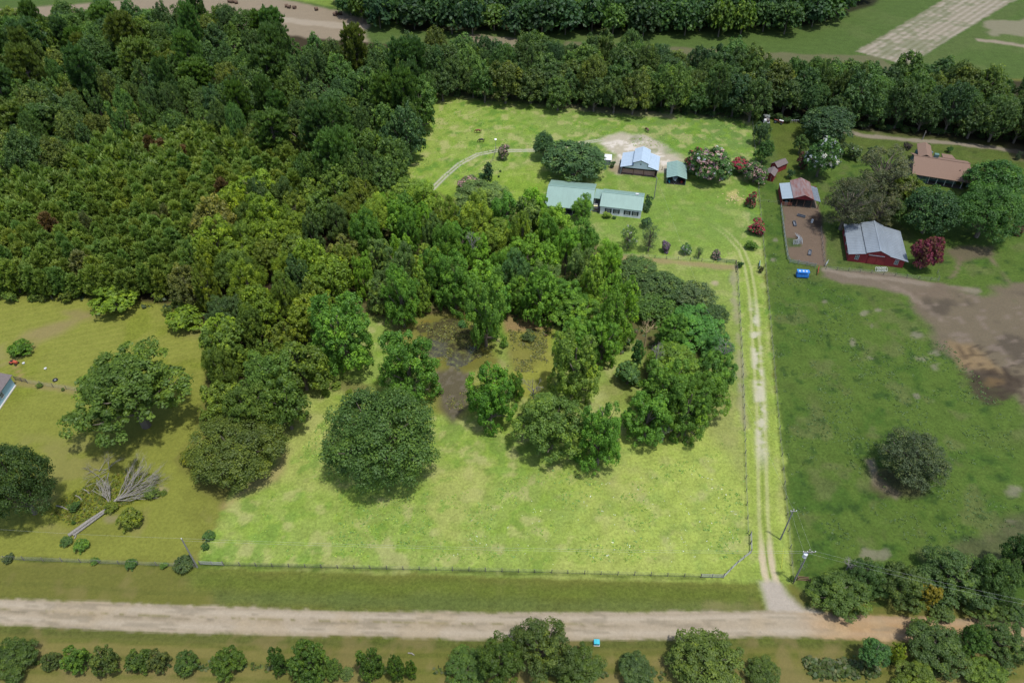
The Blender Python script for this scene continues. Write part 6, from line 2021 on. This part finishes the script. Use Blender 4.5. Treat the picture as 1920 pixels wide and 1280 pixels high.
wbox("post", BROWNP, t, .0, -.3, 0, .14, -.16, 1.0); wbox("post", BROWNP, t, 2.25, -.2, 0, 2.39, -.06, 1.1)
# standing bare trunk beside the northern drive
x, y = G(1729, 262)
t = thing("bare_stump", "short pale dead trunk beside the northern drive", "stump", (x, y, 0))
MB().tube([(0, 0, 0), (.1, 0, 1.6), (.05, 0, 3.2)], [.22, .18, .1], 7).build("trunk", M_GREYBARK, t)
MB().tube([(.05, 0, 2.3), (.5, .1, 2.8)], [.08, .04], 5).build("limb", M_GREYBARK, t)


# ------------------------------------------------------------------ ground cover
def tufts(name, polys, n, size, cols, label, h=.5, k=5, clump=None, seed=1):
    rs = np.random.default_rng(seed)
    C, N, S, Cc = [], [], [], []
    per = n // len(polys)
    for poly in polys:
        P = W(poly); x0, y0 = P.min(0); x1, y1 = P.max(0)
        cx, cy = rs.uniform(x0, x1, per * 5), rs.uniform(y0, y1, per * 5)
        ok = poly_sd(cx, cy, P) > .5
        if clump: ok &= fbm(cx, cy, clump, 3, seed + 60) + rs.uniform(-.08, .08, len(cx)) > .52
        cx, cy = cx[ok][:per], cy[ok][:per]
        sz = size * rs.uniform(.5, 1.5, len(cx))
        for j in range(k):
            C.append(np.stack([cx + rs.normal(size=len(cx)) * sz * .7, cy + rs.normal(size=len(cx)) * sz * .7, sz * h * rs.uniform(.2, 1, len(cx))], -1))
            N.append(rs.normal(size=(len(cx), 3)) * .5 + (0, 0, 1)); S.append(sz * rs.uniform(.5, .9, len(cx)))
            Cc.append(np.array(cols)[rs.integers(0, len(cols), len(cx))])
    C, N, S, Cc = map(np.concatenate, (C, N, S, Cc))
    me = quads_mesh(name, C, N, S, rs.uniform(.3, .65, len(C)), [], asp=1.4)
    at = me.color_attributes.new("leafcol", 'FLOAT_COLOR', 'POINT')
    at.data.foreach_set("color", np.repeat(np.concatenate([Cc, np.ones((len(Cc), 1))], 1), 4, 0).astype(np.float32).ravel())
    me.materials.append(bpy.data.materials["far_foliage"])
    return put(bpy.data.objects.new(name, me), None, label, "ground cover", None, "stuff")


tufts("pasture_weeds", [[(520, 900), (620, 760), (830, 930), (1000, 880), (1300, 860), (1395, 800), (1400, 1060), (450, 1050)], [(820, 170), (1400, 220), (1400, 330), (1130, 260), (850, 350), (760, 310)]], 3200, .16, [(.20, .32, .05), (.17, .28, .07), (.26, .36, .06)], "low darker weed tufts over the bright pasture", .5, 4, 6.0, 3)
tufts("pasture_weeds", [[(1440, 300), (1460, 500), (1560, 540), (1760, 620), (1900, 770), (1920, 1000), (1560, 1060), (1490, 1080), (1450, 700)]], 2600, .17, [(.075, .125, .035), (.09, .14, .04)], "dark weed tufts over the east pasture", .5, 4, 5.0, 7)
tufts("pond_weeds", [[(760, 600), (890, 592), (960, 690), (900, 760), (830, 780), (780, 680)], [(950, 615), (1030, 615), (1030, 700), (960, 700)]], 1800, .2, [(.16, .17, .03), (.08, .10, .03), (.13, .12, .05), (.20, .20, .05)], "water weeds and rushes over the boggy pond bed", .4, 3, 3.0, 8)
tufts("roadside_brush", [[(-40, 1248), (330, 1258), (800, 1266), (1500, 1278), (1500, 1262), (800, 1250), (330, 1240), (-40, 1230)], [(1500, 1232), (1900, 1240), (1900, 1275), (1500, 1275)]], 1500, .34, [(.07, .10, .022), (.10, .11, .04), (.05, .08, .018)], "ragged brush and tall grass between the planted row trees", 1.1, 4, 3.5, 31)
tufts("wildflowers", [[(900, 950), (1380, 850), (1395, 1070), (800, 1060)]], 150, .10, [(.75, .75, .68), (.6, .62, .5)], "tiny white flowers dotted over the pastures", .8, 2, None, 9)
tufts("rank_grass", [[(90, 965), (120, 930), (180, 895), (240, 878), (305, 890), (290, 930), (210, 962), (130, 990)], [(20, 668), (20, 650), (60, 640), (58, 655), (35, 672)]], 1800, .22, [(.11, .14, .018), (.09, .12, .018), (.13, .12, .02)], "rank yellow green growth round the fallen tree", .7, 4, None, 12)
tufts("rank_grass", [[(-40, 1184), (1540, 1196), (1900, 1208), (1900, 1200), (1540, 1190), (-40, 1178)], [(0, 1040), (366, 1058), (366, 1064), (0, 1047)], [(376, 1054), (1310, 1079), (1310, 1084), (376, 1061)], [(1407, 210), (1411, 210), (1489, 1092), (1484, 1092)], [(366, 1062), (480, 840), (486, 842), (374, 1062)]], 3600, .2, [(.06, .09, .02), (.08, .10, .03)], "uncut grass along the road edge and fences", .9, 4, None, 15)
tufts("woodland_undergrowth", [[(650, 560), (700, 420), (900, 420), (1130, 480), (1220, 560), (1300, 640), (1210, 700), (1080, 660), (900, 580)]], 1400, .4, [(.05, .09, .025), (.10, .07, .04), (.07, .11, .03)], "leafy undergrowth and litter on the grove floor", .8, 4, 5.0, 18)
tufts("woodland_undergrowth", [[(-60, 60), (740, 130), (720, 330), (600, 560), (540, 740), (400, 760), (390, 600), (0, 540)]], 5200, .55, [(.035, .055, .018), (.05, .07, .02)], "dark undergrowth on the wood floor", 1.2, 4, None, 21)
